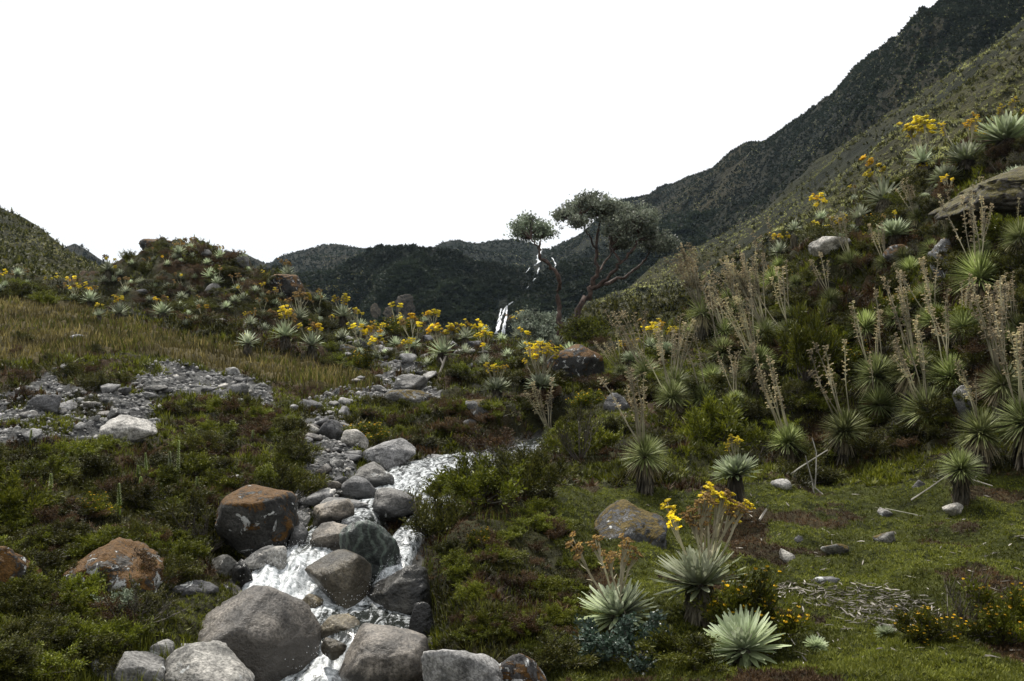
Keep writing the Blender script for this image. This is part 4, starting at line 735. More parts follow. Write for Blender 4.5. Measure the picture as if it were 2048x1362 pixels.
T = [  # kind, column, row, radius, ground row, stalks, stalk top row, lean, yellow share, tilt, label
 ('silver', 1400, 1150, 95, 1245, 12, 975, .06, .45, 12, 'silver rosette on a shaggy trunk with many flower stalks, behind the yellow bush', 8.5),
 ('silver', 1236, 1215, 80, 1262, 7, 1050, -.02, .06, 5, 'grey green rosette with six upright dry flower stalks, before the grey boulder', 8.4),
 ('silver', 1486, 1282, 84, 1330, 0, 0, 0, 0, 24, 'flowerless silver rosette tipped towards the viewer at the bottom centre right', 7.7),
 ('silver', 1632, 1288, 25, 1300, 0, 0, 0, 0, 15, 'small young silver rosette right of the tipped flowerless one', 7.7),
 ('silver', 1772, 1264, 24, 1275, 0, 0, 0, 0, 0, 'small young silver rosette at the edge of the leaf litter', 8.1),
 ('silver', 1471, 938, 52, 1040, 4, 858, 0, .95, 8, 'silver rosette with bright yellow flowers on a black trunk at the meadow edge', 11.6),
 ('olive', 1290, 912, 56, 985, 6, 762, -.1, 0, 5, 'green rosette with tall tan stalks at the left end of the meadow', 13),
 ('olive', 1690, 862, 58, 925, 5, 705, -.45, 0, 8, 'green rosette with tall stalks leaning left and straw skirt, meadow back edge', 13.8),
 ('olive', 1575, 885, 48, 930, 6, 720, -.3, 0, 4, 'low green rosette left of the straw skirted one at meadow back edge', 14.2),
 ('olive', 1922, 938, 50, 1010, 0, 0, 0, 0, 0, 'rosette on a short shaggy brown trunk standing on pale rocks', 12.1),
 ('olive', 1962, 866, 64, 945, 3, 740, -.3, 0, 5, 'large green rosette directly behind the shaggy brown trunk', 12.9),
 ('olive', 2052, 846, 72, 930, 6, 640, -.15, 0, 5, 'large green rosette cut by the right edge behind the meadow', 12.6),
 ('olive', 2005, 768, 56, 830, 9, 590, -.12, 0, 5, 'green rosette under a dense stand of tan stalks near the right edge', 13.8),
 ('olive', 1830, 740, 64, 800, 6, 572, -.22, 0, 8, 'green rosette with spreading stalks and drooping dead leaves on the slope', 14.2),
 ('olive', 1926, 655, 48, 700, 5, 560, .1, 0, 0, 'green rosette half hidden behind tall tan stalks at right', 15.5),
 ('olive', 1960, 556, 70, 610, 5, 400, -.25, 0, 5, 'big olive rosette with tall stalks leaning left below the rock ledge', 15.2),
 ('olive', 1964, 502, 30, 530, 4, 405, .08, 0, 0, 'small rosette with upright stalks peeking over the big olive one', 16.5),
 ('olive', 2042, 475, 48, 520, 2, 400, .05, 0, 0, 'olive rosette at the right edge below the rock ledge', 16),
 ('olive', 1518, 725, 44, 775, 8, 575, -.3, 0, 0, 'green rosette left of the dark green feathery bush', 19.5),
 ('olive', 1530, 662, 34, 700, 18, 520, -.35, 0, 0, 'upper rosette bearing a thick fan of pale stalks at slope foot', 21.5),
 ('olive', 1404, 628, 44, 680, 24, 510, -.28, 0, 0, 'rosette bearing the densest sheaf of pinkish stalks beside the trees', 22.5),
 ('olive', 1350, 768, 44, 815, 7, 650, .12, 0, 0, 'spiky green rosette with pale stalks left of the slope foot', 19),
 ('olive', 1100, 872, 20, 890, 8, 775, -.3, 0, 0, 'nearly buried rosette with pale stalks leaning left above the pool', 17.2),
 ('olive', 1242, 742, 20, 760, 5, 672, -.45, 0, 0, 'rosette with few pale stalks leaning left beneath the trees', 24),
 ('olive', 1470, 800, 26, 830, 4, 700, -.2, 0, 0, 'small green rosette with bare stalks between slope bushes', 18),
 ('olive', 1660, 600, 30, 640, 3, 520, -.3, 0, 0, 'small green rosette in dark heath of the right slope', 19),
 ('silver', 2012, 268, 62, 300, 4, 200, .05, .9, 6, 'topmost silver rosette with yellow flowers near the upper right corner', 19.5),
 ('silver', 1932, 312, 46, 340, 6, 235, .1, .8, 6, 'silver rosette with yellow flowers left of the topmost one', 20),
 ('silver', 1892, 352, 34, 380, 0, 0, 0, 0, 10, 'flowerless silver rosette at the left end of the rock ledge', 19.8),
 ('silver', 1845, 318, 38, 350, 9, 235, -.15, .9, 6, 'silver rosette under the widest row of yellow flowers at upper right', 21),
 ('silver', 1768, 392, 48, 425, 3, 318, -.35, .9, 6, 'broad silver rosette with few orange flowers leaning left, upper right slope', 21),
 ('silver', 1788, 462, 40, 490, 2, 408, -.3, .1, 6, 'silver rosette with two short woolly buds on the right slope', 19.2),
 ('silver', 2036, 352, 34, 380, 0, 0, 0, 0, 6, 'small silver rosette standing on the tan rock ledge', 18.8),
 ('silver', 1720, 430, 30, 450, 0, 0, 0, 0, 6, 'small silver rosette left of the two budded one', 21),
 ('silver', 1560, 500, 26, 520, 6, 462, -.1, .85, 0, 'silver rosette with yellow flowers at the crest of the right slope', 25),
 ('silver', 994, 772, 32, 800, 9, 722, -.08, 1, 0, 'rosette with a broad yellow flower head cluster left of the trees', 21.5),
 ('silver', 1082, 765, 34, 800, 14, 690, .0, 1, 0, 'rosette with the largest mass of yellow flowers below the trees', 23),
 ('silver', 885, 700, 36, 735, 12, 645, .03, .85, 0, 'rosette with a wide crown of yellow flowers before the waterfall', 25),
 ('silver', 825, 690, 24, 715, 6, 628, .0, .8, 0, 'rosette with yellow flowers left of the wide crowned one', 27),
 ('silver', 930, 672, 24, 690, 6, 640, 0, .9, 0, 'rosette with yellow flowers just left of the waterfall foot', 32),
 ('silver', 1262, 715, 24, 740, 7, 676, 0, .9, 0, 'rosette with yellow flowers right of the thick leaning tree', 27),
 ('silver', 1330, 700, 30, 725, 10, 645, 0, .8, 0, 'rosette with yellow flowers under the sheaf of pinkish stalks', 26),
 ('silver', 1300, 690, 22, 712, 6, 640, 0, .5, 0, 'rosette with tan heads between two yellow flowered ones by the trees', 28),
 ('silver', 760, 672, 20, 690, 5, 645, 0, .9, 0, 'small rosette with yellow flowers near the tan cliffs', 32),
 ('silver', 686, 628, 27, 655, 9, 590, 0, .9, 0, 'rosette with tall yellow flowers right of the hump', 34),
 ('silver', 570, 666, 34, 700, 11, 615, .02, .6, 0, 'wide silver rosette with tan and yellow heads at the hump foot', 29),
 ('silver', 624, 686, 30, 718, 10, 645, 0, .8, 0, 'rosette with orange yellow flowers right of the wide one at hump foot', 28),
 ('silver', 496, 682, 28, 712, 4, 665, -.1, .8, 0, 'rosette with low yellow flowers left of the wide one at hump foot', 29),
 ('silver', 500, 645, 20, 665, 7, 618, 0, .4, 0, 'small rosette with dry brown heads at the hump foot', 32),
 ('silver', 598, 632, 26, 655, 8, 585, 0, .3, 0, 'rosette with pale dry stalks above the orange flowered one', 34),
 ('silver', 574, 545, 22, 560, 9, 516, 0, .2, 0, 'rosette with upright brown heads on top of the rock outcrop', 38.5),
 ('silver', 420, 550, 20, 568, 0, 0, 0, 0, 20, 'brightest silver rosette on the face of the hump', 39),
 ('silver', 434, 564, 17, 580, 2, 535, 0, .5, 10, 'silver rosette touching the brightest one on the hump', 38.5),
 ('silver', 281, 565, 15, 576, 0, 0, 0, 0, 10, 'small silver rosette on the left face of the hump', 38.5),
 ('silver', 216, 536, 20, 562, 5, 508, 0, .1, 0, 'dark trunked rosette with thin stalks at the left end of the hump', 41),
 ('silver', 240, 548, 14, 560, 0, 0, 0, 0, 0, 'small rosette right of the dark trunked one on the hump', 40.5),
 ('silver', 238, 622, 25, 640, 8, 592, 0, .7, 0, 'rosette with orange heads above the tan grass slope', 31.5),
 ('silver', 325, 622, 27, 640, 7, 590, 0, .3, 0, 'wide low rosette with few heads at the hump foot centre', 32),
 ('silver', 400, 610, 16, 620, 1, 595, 0, 0, 25, 'rounded bright rosette low on the hump face', 34),
 ('silver', 363, 612, 14, 622, 0, 0, 0, 0, 15, 'small rosette left of the rounded bright one', 34),
 ('silver', 364, 592, 14, 602, 0, 0, 0, 0, 15, 'small rosette in the middle of the hump face', 36),
 ('silver', 378, 580, 13, 590, 0, 0, 0, 0, 15, 'small rosette just above the middle of the hump face', 37),
 ('silver', 440, 512, 18, 522, 5, 486, 0, .1, 0, 'rosette with thin stalks against the sky on the hump crest', 42),
 ('silver', 485, 516, 17, 526, 4, 496, 0, .1, 0, 'rightmost rosette against the sky on the hump crest', 41.5),
 ('silver', 382, 498, 17, 508, 6, 470, .05, 0, 0, 'rosette with the tallest sky lined stalks on the hump crest', 42.5),
 ('silver', 358, 504, 18, 514, 7, 478, 0, 0, 0, 'rosette beside the dark crest rock of the hump', 42),
 ('silver', 510, 580, 14, 590, 0, 0, 0, 0, 10, 'small rosette on the right face of the hump', 38),
 ('silver', 180, 598, 25, 615, 7, 565, -.05, .9, 0, 'rosette with tall yellow flowers at the top of the tan grass slope', 33),
 ('silver', 122, 590, 18, 600, 8, 566, 0, .3, 0, 'leftmost rosette with pale stalks above the tan grass slope', 35),
 ('silver', 198, 628, 16, 645, 5, 605, 0, .9, 0, 'rosette with yellow flowers standing in the tan grass edge', 30.5),
 ('silver', 372, 648, 14, 658, 3, 630, 0, .2, 0, 'small rosette above the grass near the white stone', 30.5),
 ('silver', 1195, 766, 12, 772, 0, 0, 0, 0, 0, 'lone tiny silver rosette on the path below the trees', 22),
 ('silver', 770, 706, 12, 714, 0, 0, 0, 0, 0, 'tiny rounded rosette on the valley floor', 27),
 ('silver', 868, 716, 16, 725, 0, 0, 0, 0, 0, 'pale dry rosette under the wide yellow crown', 24),
 ('silver', 335, 575, 13, 585, 0, 0, 0, 0, 15, 'small rosette in the dark heath left of the brightest one', 38),
 ('silver', 470, 600, 14, 610, 0, 0, 0, 0, 15, 'small rosette between pointed rock and outcrop on the hump', 36),
 ('silver', 300, 600, 13, 610, 0, 0, 0, 0, 15, 'small rosette low on the left face of the hump', 35),
 ('silver', 640, 600, 18, 612, 5, 580, 0, .3, 0, 'rosette with dry heads right of the outcrop', 37),
 ('silver', 35, 545, 14, 555, 0, 0, 0, 0, 15, 'small rosette at the foot of the left hillside', 45),
 ('silver', 800, 640, 16, 655, 6, 626, 0, .9, 0, 'rosette with yellow flowers seen against the dark back mountain', 38),
 ('silver', 850, 640, 14, 655, 5, 624, 0, .9, 0, 'rosette with two yellow clusters against the dark back mountain', 37),
]
for t_ in T: plant(*t_[:11], D=t_[11])
def more_plants(polyg, n, kind, r0, r1, nst, yel, label, group, seed, lean=-.1, hh=1.6):
    r = np.random.default_rng(seed); a = np.array(polyg); k = 0; t_ = 0
    while k < n and t_ < 4000:
        t_ += 1; px, py = r.uniform(a[:, 0].min(), a[:, 0].max()), r.uniform(a[:, 1].min(), a[:, 1].max())
        if not poly(polyg, np.array([px]), np.array([py]))[0] or any(abs(px-q[1]) < q[3]*1.1 and abs(py-q[2]) < q[3]*.9 for q in T): continue
        s_ = r.uniform(r0, r1)*(.6+.4*(py-500)/200); ns = int(r.integers(0, nst+1)) if r.random() < .75 else 0
        plant(kind, px, py-s_*.45, s_, py, ns, py-s_*.45-s_*hh-8, lean, yel, 0, label, None, group); T.append((0, px, py, s_)); k += 1
more_plants([(190, 560), (300, 510), (480, 525), (600, 600), (740, 660), (620, 690), (400, 660), (180, 620)], 46, 'silver', 13, 20, 3, .3, 'small silver rosette scattered among the dark heath of the hump', 'small rosettes of the hump', 61)
more_plants([(640, 660), (960, 665), (1180, 700), (1100, 760), (900, 740), (680, 720)], 27, 'silver', 16, 24, 9, .9, 'rosette with yellow flowers scattered over the valley floor', 'rosettes of the valley floor', 62, 0, 1.9)
more_plants([(1260, 720), (1400, 600), (1560, 520), (1640, 640), (1500, 800), (1330, 840)], 16, 'olive', 30, 42, 7, 0, 'green rosette with tan stalks in the heath at the slope foot', 'green rosettes of the slope foot', 63, -.3, 2.8)
more_plants([(1620, 560), (1800, 430), (2040, 420), (2060, 900), (1880, 860), (1720, 830)], 20, 'olive', 36, 52, 6, 0, 'green rosette with tan stalks on the steep right slope', 'green rosettes of the right slope', 64, -.2, 2.4)
more_plants([(1560, 470), (1700, 400), (1830, 310), (2040, 260), (2040, 320), (1850, 420), (1640, 500)], 14, 'silver', 26, 40, 7, .9, 'silver rosette with yellow flowers along the crest of the right slope', 'silver rosettes of the slope crest', 65, -.1, 1.8)
more_plants([(-40, 560), (180, 575), (160, 605), (-40, 590)], 8, 'silver', 15, 22, 6, .7, 'silver rosette below the left hillside above the tan grass', 'rosettes below the left hillside', 66, 0, 1.8)
# ------------------------------------------------------------------ shrubs
def shrub_arrays(seed, nb, nt, nl, ll, lw, spread=1., upw=.6, flat=.75, clump=.16):
    r = np.random.default_rng(seed); b = MB(); tips = []
    for i in range(nb):
        a = r.uniform(0, 6.28); e = r.uniform(.15, 1.35) if i else 1.4; d = np.array([math.cos(a)*math.cos(e)*spread, math.sin(a)*math.cos(e)*spread, math.sin(e)*flat+.1]); L = r.uniform(.6, .95)
        p0 = np.zeros(3); p1 = d*L*.5+r.normal(0, .04, 3); p2 = d*L+r.normal(0, .05, 3)+np.array([0, 0, .05]); b.tube([p0, p1, p2], [.018, .012, .006], 3)
        for j in range(nt):
            q = r.uniform(.4, 1.); s = p1*(1-q)*2*.5+p2*q if q > .5 else p1; s = p0+(p2-p0)*q; dd = d*.5+r.normal(0, .45, 3)+np.array([0, 0, upw]); dd /= np.linalg.norm(dd); t_ = s+dd*r.uniform(.12, .32)
            b.tube([s, t_], [.006, .003], 3); tips.append((s, t_))
    S = np.array([s for s, _ in tips]); E = np.array([t_ for _, t_ in tips]); k = r.integers(0, len(S), nl); q = r.random((nl, 1))**.6; c = S[k]*(1-q)+E[k]*q+r.normal(0, clump*.25, (nl, 3))
    c[:, 2] = np.maximum(c[:, 2], .01)
    d = (E[k]-S[k]); d /= np.linalg.norm(d, axis=1)[:, None]; d = d+r.normal(0, .55, (nl, 3)); d /= np.linalg.norm(d, axis=1)[:, None]
    sd_ = np.cross(d, r.normal(0, 1, (nl, 3))); sd_ /= np.linalg.norm(sd_, axis=1)[:, None]; L = ll*r.uniform(.6, 1.3, (nl, 1))
    v = np.stack([c, c+d*L*.5+sd_*lw, c+d*L, c+d*L*.5-sd_*lw], 1).reshape(-1, 3); f = np.arange(nl*4).reshape(-1, 4); return v, f, b, E, r
SH = {}
def shrub_proto(kind, i):
    if (kind, i) in SH: return SH[kind, i]
    cfg = {'heath': (16, 12, 5200, .085, .013), 'green': (18, 12, 5600, .095, .014), 'rust': (14, 10, 4000, .065, .012), 'teal': (14, 12, 3600, .08, .024), 'twig': (14, 10, 500, .06, .010), 'grey': (14, 10, 4000, .085, .022), 'feather': (18, 14, 6500, .12, .011)}
    k = 'green' if kind == 'flower' else kind; v, f, b, E, r = shrub_arrays(i*13+len(kind), *cfg[k])
    mt_ = {'heath': 'heath', 'green': 'green', 'rust': 'rust', 'teal': 'teal', 'twig': 'heath', 'grey': 'grayleaf', 'feather': 'green'}[k]
    fol = mesh_np('foliage', v, f, M[mt_]); st = b.mesh('stems', M['twig']); fl = None
    if kind == 'flower':
        q = MB(); rr = random.Random(i)
        for e in E[np.random.default_rng(i).permutation(len(E))[:110]]:
            if e[2] > .15: head_blob(q, e*1.04+np.array([0, 0, .03]), .034, rr)
        fl = q.mesh('flowers', M['orange'])
    far = bpy.data.meshes.new('shrub'); bb = MB(); bb.add(v[:len(v)*2//3//4*4], f[:len(v)*2//3//4]); far = bb.mesh('shrub', M[mt_]); SH[kind, i] = (fol, st, fl, far); return SH[kind, i]
CATS = {'heath': 'heath_shrub', 'green': 'leafy_shrub', 'rust': 'reddish_shrub', 'teal': 'glossy_shrub', 'twig': 'twiggy_shrub', 'grey': 'grey_leaved_shrub', 'feather': 'feathery_shrub', 'flower': 'yellow_flowering_shrub'}
def shrub(kind, x, y, s, hs, label, group=None, seed=0, z=None):
    r = random.Random(seed*31+int(x*100)+int(y*77)); fol, st, fl, far = shrub_proto(kind, r.randrange(3)); z = float(H(x, y)[0]) if z is None else z
    if y > 21 and kind != 'flower':
        o = link(CATS[kind], far, loc=(x, y, z-.04)); tag(o, label, 'shrub', group)
    else:
        o = empty(CATS[kind], (x, y, z-.04), label, 'shrub', group); link('foliage', fol, o); link('stems', st, o)
        if fl: tag(link('flowers', fl, o), kind='stuff')
    o.scale = (s, s*r.uniform(.85, 1.1), hs); o.rotation_euler = (r.uniform(-.12, .12), r.uniform(-.12, .12), r.uniform(0, 6.28)); return o
KEY = [  # kind, column, ground row, width px, height px, label
 ('flower', 1480, 1222, 200, 150, 'low bush covered with small yellow flowers between two silver rosettes', 7.95),
 ('teal', 1262, 1352, 200, 95, 'blue green glossy leaved bush at the bottom edge', 7.6),
 ('heath', 1110, 1370, 150, 70, 'dark bush at the bottom edge right of the mossed rock', 7.5),
 ('green', 1370, 1372, 170, 70, 'dark green bush at the bottom edge below the flowerless rosette', 7.3),
 ('green', 30, 1075, 150, 100, 'bushy green shrub with many upright shoots at the left edge', 9.8),
 ('twig', 400, 1120, 140, 90, 'bare branched shrub left of the overhanging black boulder', 10),
 ('heath', 370, 1090, 150, 100, 'dense dark shrub left of the overhanging black boulder', 10.3),
 ('twig', 280, 1300, 170, 100, 'grey twiggy shrub in front of the mossy orange boulder', 7.9),
 ('grey', 235, 1290, 120, 60, 'small grey leaved shrub in front of the mossy orange boulder', 8.0),
 ('heath', 580, 985, 130, 85, 'dark shrub above the overhanging black boulder', 12.2),
 ('heath', 870, 1090, 150, 100, 'dark shrub at the stream edge left of the large bank thicket', 10.6),
 ('green', 960, 1080, 190, 100, 'largest green shrub of the thicket on the right bank', 11),
 ('heath', 1060, 1060, 160, 110, 'dark shrub at the right of the bank thicket', 11.3),
 ('green', 900, 1000, 130, 60, 'green shrub hiding the upper side channel', 12.6),
 ('heath', 1010, 985, 140, 70, 'dark shrub behind the bank thicket', 12.9),
 ('twig', 845, 1060, 130, 120, 'leafless twiggy shrub hanging over the side channel', 10.9),
 ('twig', 1000, 930, 170, 90, 'bare grey twigs over the upper pool', 15),
 ('rust', 985, 890, 140, 70, 'reddish shrub behind the upper pool', 16.3),
 ('twig', 1160, 945, 130, 120, 'open branched shrub with small green leaves above the bank', 14),
 ('green', 1170, 920, 130, 80, 'leafy green shrub at the left end of the meadow', 14.5),
 ('feather', 1430, 880, 190, 110, 'wide feathery bright green bush behind the meadow', 15),
 ('feather', 1610, 750, 150, 150, 'tall dark feathery bush on the slope right of the leaning stalks', 17),
 ('heath', 1620, 940, 120, 60, 'low dark bush between the two meadow back edge rosettes', 14.2),
 ('flower', 960, 1140, 60, 40, 'small yellow flowering shrub on the dark bank of the stream', 9.6),
 ('flower', 735, 885, 90, 45, 'orange flowering shrub beside the dry stream bed', 16),
 ('flower', 1850, 1362, 130, 75, 'bright yellow flowering shrub at the bottom edge lower right', 7.6),
 ('twig', 1925, 1330, 180, 150, 'open twiggy shrub with yellow buds in the lower right corner', 8),
 ('flower', 2010, 1345, 150, 120, 'yellow flowering shrub in the lower right corner', 7.9),
 ('flower', 1170, 850, 70, 40, 'orange flowering shrub above the meadow left end', 17.5),
 ('flower', 1690, 690, 130, 60, 'yellow flowering shrub in the dark heath of the right slope', 17.8),
 ('flower', 1810, 600, 100, 40, 'yellow flowering shrub left of the big olive rosette', 17.5),
 ('flower', 1560, 500, 60, 40, 'yellow flowering shrub on the crest of the right slope', 24.5),
 ('flower', 1770, 350, 80, 40, 'orange flowering shrub on the upper right slope crest', 23),
 ('flower', 1720, 430, 70, 30, 'orange flowering shrub left of the upper silver rosettes', 22.5),
 ('flower', 190, 1075, 90, 50, 'low shrub with orange flowers above the mossy boulder', 10.3),
 ('flower', 725, 715, 60, 40, 'orange flowering shrub on the valley floor', 27),
 ('flower', 800, 660, 90, 40, 'broad orange flowering shrub against the back mountain', 35),
 ('green', 950, 690, 90, 45, 'bright green bush left of the waterfall foot', 33),
 ('green', 260, 525, 48, 30, 'small dark round bush against the sky on the hump', 42.5),
 ('heath', 1920, 455, 130, 60, 'dark shrub growing before the left end of the rock ledge', 17.2),
 ('green', 2020, 470, 120, 60, 'green shrub growing before the right end of the rock ledge', 16.8),
 ('heath', 1660, 530, 110, 45, 'dark shrub under the white lichened slanting rock', 22),
 ('green', 1940, 680, 120, 60, 'bright green fern like shrub under the big olive rosette', 15.5),
]
for k_ in KEY:
    kind, c, rr_, wp, hp, lab, D = k_; x = (c-CX)/F*D; shrub(kind, x, D, wp/1.5/F*D, hp/.95/F*D, lab)
def D0_ok(py): return py > 740
def scatter_shrubs(polyg, n, kinds, smin, smax, label, group, seed, dmax=46, hf=.8):
    r = np.random.default_rng(seed); a = np.array(polyg); k = 0; t_ = 0
    while k < n and t_ < n*20:
        t_ += 1; px, py = r.uniform(a[:, 0].min(), a[:, 0].max()), r.uniform(a[:, 1].min(), a[:, 1].max())
        if not poly(polyg, np.array([px]), np.array([py]))[0]: continue
        x, y, z = G(px, py); d, _ = stream_near(np.array([x]), np.array([y]))
        if y > dmax or d[0] < .35 or zones(np.array([x]), np.array([y]), np.array([z]))['gravel'][0]: continue
        kd = kinds[int(r.integers(0, len(kinds)))]; s = r.uniform(smin, smax)*(1.3 if px < 1150 and D0_ok(py) else .95)*(.55+.45*min(1.6, y/14)); shrub(kd, x, y, s, s*hf*r.uniform(.7, 1.1), label, group, seed); k += 1
LB = [(-60, 900), (300, 890), (600, 830), (620, 930), (590, 1010), (480, 980), (400, 1060), (350, 1180), (200, 1360), (-60, 1360)]
scatter_shrubs(LB, 165, ['heath', 'green', 'rust', 'heath', 'green'], .18, .36, 'low heath shrub in the thick growth of the left bank', 'heath shrubs of the left bank', 21)
scatter_shrubs([(330, 800), (560, 810), (600, 860), (560, 900), (330, 880)], 30, ['heath', 'rust', 'rust', 'green'], .15, .3, 'low reddish or green shrub between the gravel and the left bank', 'shrubs below the gravel', 22)
scatter_shrubs([(690, 810), (900, 810), (1120, 800), (1200, 900), (900, 890), (840, 900)], 42, ['heath', 'rust', 'green', 'rust'], .15, .32, 'low shrub on the heath above the upper pool', 'shrubs above the upper pool', 23)
scatter_shrubs([(860, 1120), (1150, 1000), (1190, 1100), (1150, 1300), (1000, 1300), (880, 1250)], 60, ['green', 'heath', 'green', 'rust'], .13, .26, 'low green shrub on the grassy right bank', 'shrubs on the right bank', 24)
RS = [(1180, 760), (1350, 690), (1500, 540), (1700, 420), (1850, 330), (2060, 300), (2080, 880), (1800, 900), (1500, 940), (1230, 900)]
scatter_shrubs(RS, 250, ['heath', 'heath', 'green', 'heath', 'rust', 'twig'], .24, .5, 'dark shrub in the dense heath covering the right slope', 'shrubs of the right slope', 25, 34)
scatter_shrubs([(190, 540), (300, 500), (480, 520), (620, 590), (740, 660), (640, 700), (400, 660), (180, 620)], 130, ['heath', 'heath', 'rust', 'twig'], .3, .55, 'dark low shrub covering the hump', 'shrubs of the hump', 26, 46, .7)
scatter_shrubs([(640, 690), (1100, 680), (1350, 700), (1250, 800), (880, 760), (640, 740)], 62, ['heath', 'green', 'rust', 'heath'], .22, .42, 'small shrub dotting the valley floor', 'shrubs of the valley floor', 27, 46)
scatter_shrubs([(-60, 640), (250, 720), (260, 780), (-60, 850)], 26, ['heath', 'rust', 'heath'], .16, .3, 'low dark shrub on the eroded bank above the gravel', 'shrubs of the eroded bank', 28)
scatter_shrubs([(-40, 560), (200, 600), (180, 630), (-40, 590)], 22, ['heath', 'green'], .4, .6, 'dark shrub between the grass slope and left hillside', 'shrubs below the left hillside', 29, 60)
# ------------------------------------------------------------------ ground cover too fine to count
def fan_points(n, seed, dmin=4.8, dmax=46, pw=1.):
    r = np.random.default_rng(seed); D = np.exp(r.uniform(0, 1, n)**pw*math.log(dmax/dmin))*dmin; px = r.uniform(-450, 2650, n); x = (px-CX)/F*D; z = H(x, D); return x, D, z, r
def cover():
    x, y, z, r = fan_points(185000, 40); zo = zones(x, y, z); d, _ = stream_near(x, y); p = p3(x, y)
    base = ~zo['gravel'] & (d > .04) & ~zo['meadow'] & ~zo['tall']; a = fbm(p, .9, 3, 51); b = fbm(p, 1.4, 3, 57)
    sets = (('heath_cover', base & (a <= .12) & (b < .35), M['heath'], 'dark low heath growing between the shrubs'), ('moss_cover', base & (a > .12), M['green'], 'green moss and small leaves between the shrubs'),
            ('rust_cover', base & (a <= .12) & (b >= .35), M['rust'], 'rusty brown low growth between the shrubs'))
    for i, (nm, m, mt_, lab) in enumerate(sets):
        k = np.where(m)[0]; s = r.uniform(.035, .10, len(k))*np.clip(y[k]/12, .8, 2.2)*(1+.5*fbm(p[k], .7, 2, 88)); v, f = tuft_verts(np.stack([x[k], y[k], z[k]-s*.15], 1), s, 9, .7, .2, False, 60+i)
        tag(link(nm, mesh_np(nm, v, f, mt_)), lab, 'ground cover', kind='stuff')
    x, y, z, r = fan_points(250000, 41, 4.9, 16, 1.); zo = zones(x, y, z); k = np.where(zo['meadow'])[0]; s = r.uniform(.018, .045, len(k))
    q = fbm(p3(x[k], y[k]), 1.6, 4, 61); mm = q < .45+r.normal(0, .12, len(k))
    for nm, sel, mt_, lab in (('meadow_grass', mm, M['moss'], 'short bright green mossy grass of the meadow'), ('brown_meadow_grass', ~mm, M['rust'], 'short brown dead grass patches in the meadow')):
        kk = k[sel]; v, f = tuft_verts(np.stack([x[kk], y[kk], z[kk]-.004], 1), s[sel], 7, 1., .22, False, 70); tag(link(nm, mesh_np(nm, v, f, mt_)), lab, 'grass', kind='stuff')
M['moss'] = leafmat('meadow_moss', (.06, .075, .006), (.12, .135, .012), (.20, .21, .03), .6, .25, 1.3)
M['tan'] = leafmat('tan_grass', (.055, .045, .014), (.125, .10, .035), (.24, .195, .08), .7, .3, .7)
M['greengrass'] = leafmat('green_grass', (.045, .055, .006), (.09, .10, .012), (.16, .165, .03), .6, .3, 1.)
cover()
def grass(name, n, sel, hmin, hmax, mat, label, seed, dmin, dmax, wd=.006):
    x, y, z, r = fan_points(n, seed, dmin, dmax); k = np.where(sel(x, y, z, r))[0]; N = len(k); a = r.uniform(0, 6.28, N); h = r.uniform(hmin, hmax, N); ln = r.uniform(.05, .5, N)*h; W = wd*np.clip(y[k]/10, 1, 3)
    b = np.stack([x[k], y[k], z[k]-.02], 1); dr = np.stack([np.cos(a)*ln, np.sin(a)*ln, h], 1); t2 = r.uniform(0, 6.28, N); sd_ = np.stack([np.cos(t2)*W, np.sin(t2)*W, 0*W], 1)
    mid = b+dr*np.array([.35, .35, .55]); v = np.stack([b-sd_, b+sd_, mid+sd_*.8, mid-sd_*.8, b+dr], 1).reshape(-1, 3); q = (np.arange(N)*5)[:, None]
    f = np.concatenate([q+np.array([[0, 1, 2]]), q+np.array([[0, 2, 3]]), q+np.array([[3, 2, 4]])]); tag(link(name, mesh_np(name, v, f, mat)), label, 'grass', kind='stuff')
grass('tall_grass', 110000, lambda x, y, z, r: zones(x, y, z)['tall'], .08, .27, M['tan'], 'tan grass covering the slope at the left below the hump', 81, 17, 36)
grass('green_grass', 80000, lambda x, y, z, r: zones(x, y, z)['tall'] & (fbm(p3(x, y), .5, 3, 4) > -.25), .1, .26, M['greengrass'], 'green grass mixed into the tan grass slope', 82, 17, 36)
def bank(x, y, z, r):
    zo = zones(x, y, z); d, _ = stream_near(x, y); return ~zo['gravel'] & (d > .1) & ~zo['meadow'] & ~zo['tall'] & (fbm(p3(x, y), .8, 3, 14) > .32)
grass('bank_grass', 70000, bank, .07, .2, M['greengrass'], 'tufts of green grass on the stream banks', 83, 6.3, 30, .004)
def riverbank(x, y, z, r):
    c, q = proj(x, y, z); return poly([(850, 1120), (1000, 1090), (1130, 1180), (1060, 1300), (1000, 1350), (870, 1290), (845, 1200)], c, q)
grass('bank_grass', 22000, riverbank, .04, .13, M['greengrass'], 'overhanging green grass on the cut right bank of the pool', 84, 7, 11, .004)
# ------------------------------------------------------------------ litter, sticks, flower spikes
def litter():
    r = np.random.default_rng(5); b = MB(); n = 0
    x, y, z, r2 = fan_points(60000, 90, 7.2, 13.5); zo = zones(x, y, z); m = zo['litter'] | (zo['meadow'] & (r2.random(len(x)) < .03) & (x > 1.5)); k = np.where(m)[0]; r2.shuffle(k); k = k[:3000]
    for i in k:
        a = r.uniform(0, 6.28); b.leaf((x[i], y[i], z[i]+r.uniform(.005, .03)), (math.cos(a), math.sin(a), r.uniform(-.15, .35)), r.uniform(.04, .11), r.uniform(.008, .018), r.uniform(-.4, .6), prof=(.5, 1, .3), fold=r.uniform(-.5, .8), roll=r.uniform(-.8, .8))
    m_ = leafmat('litter_leaf', (.10, .09, .075), (.24, .22, .19), (.48, .45, .40), .8, .1)
    tag(link('leaf_litter', b.mesh('leaf_litter', m_)), 'pale dead rosette leaves littering the bare ground of the meadow', 'litter', kind='stuff')
litter()
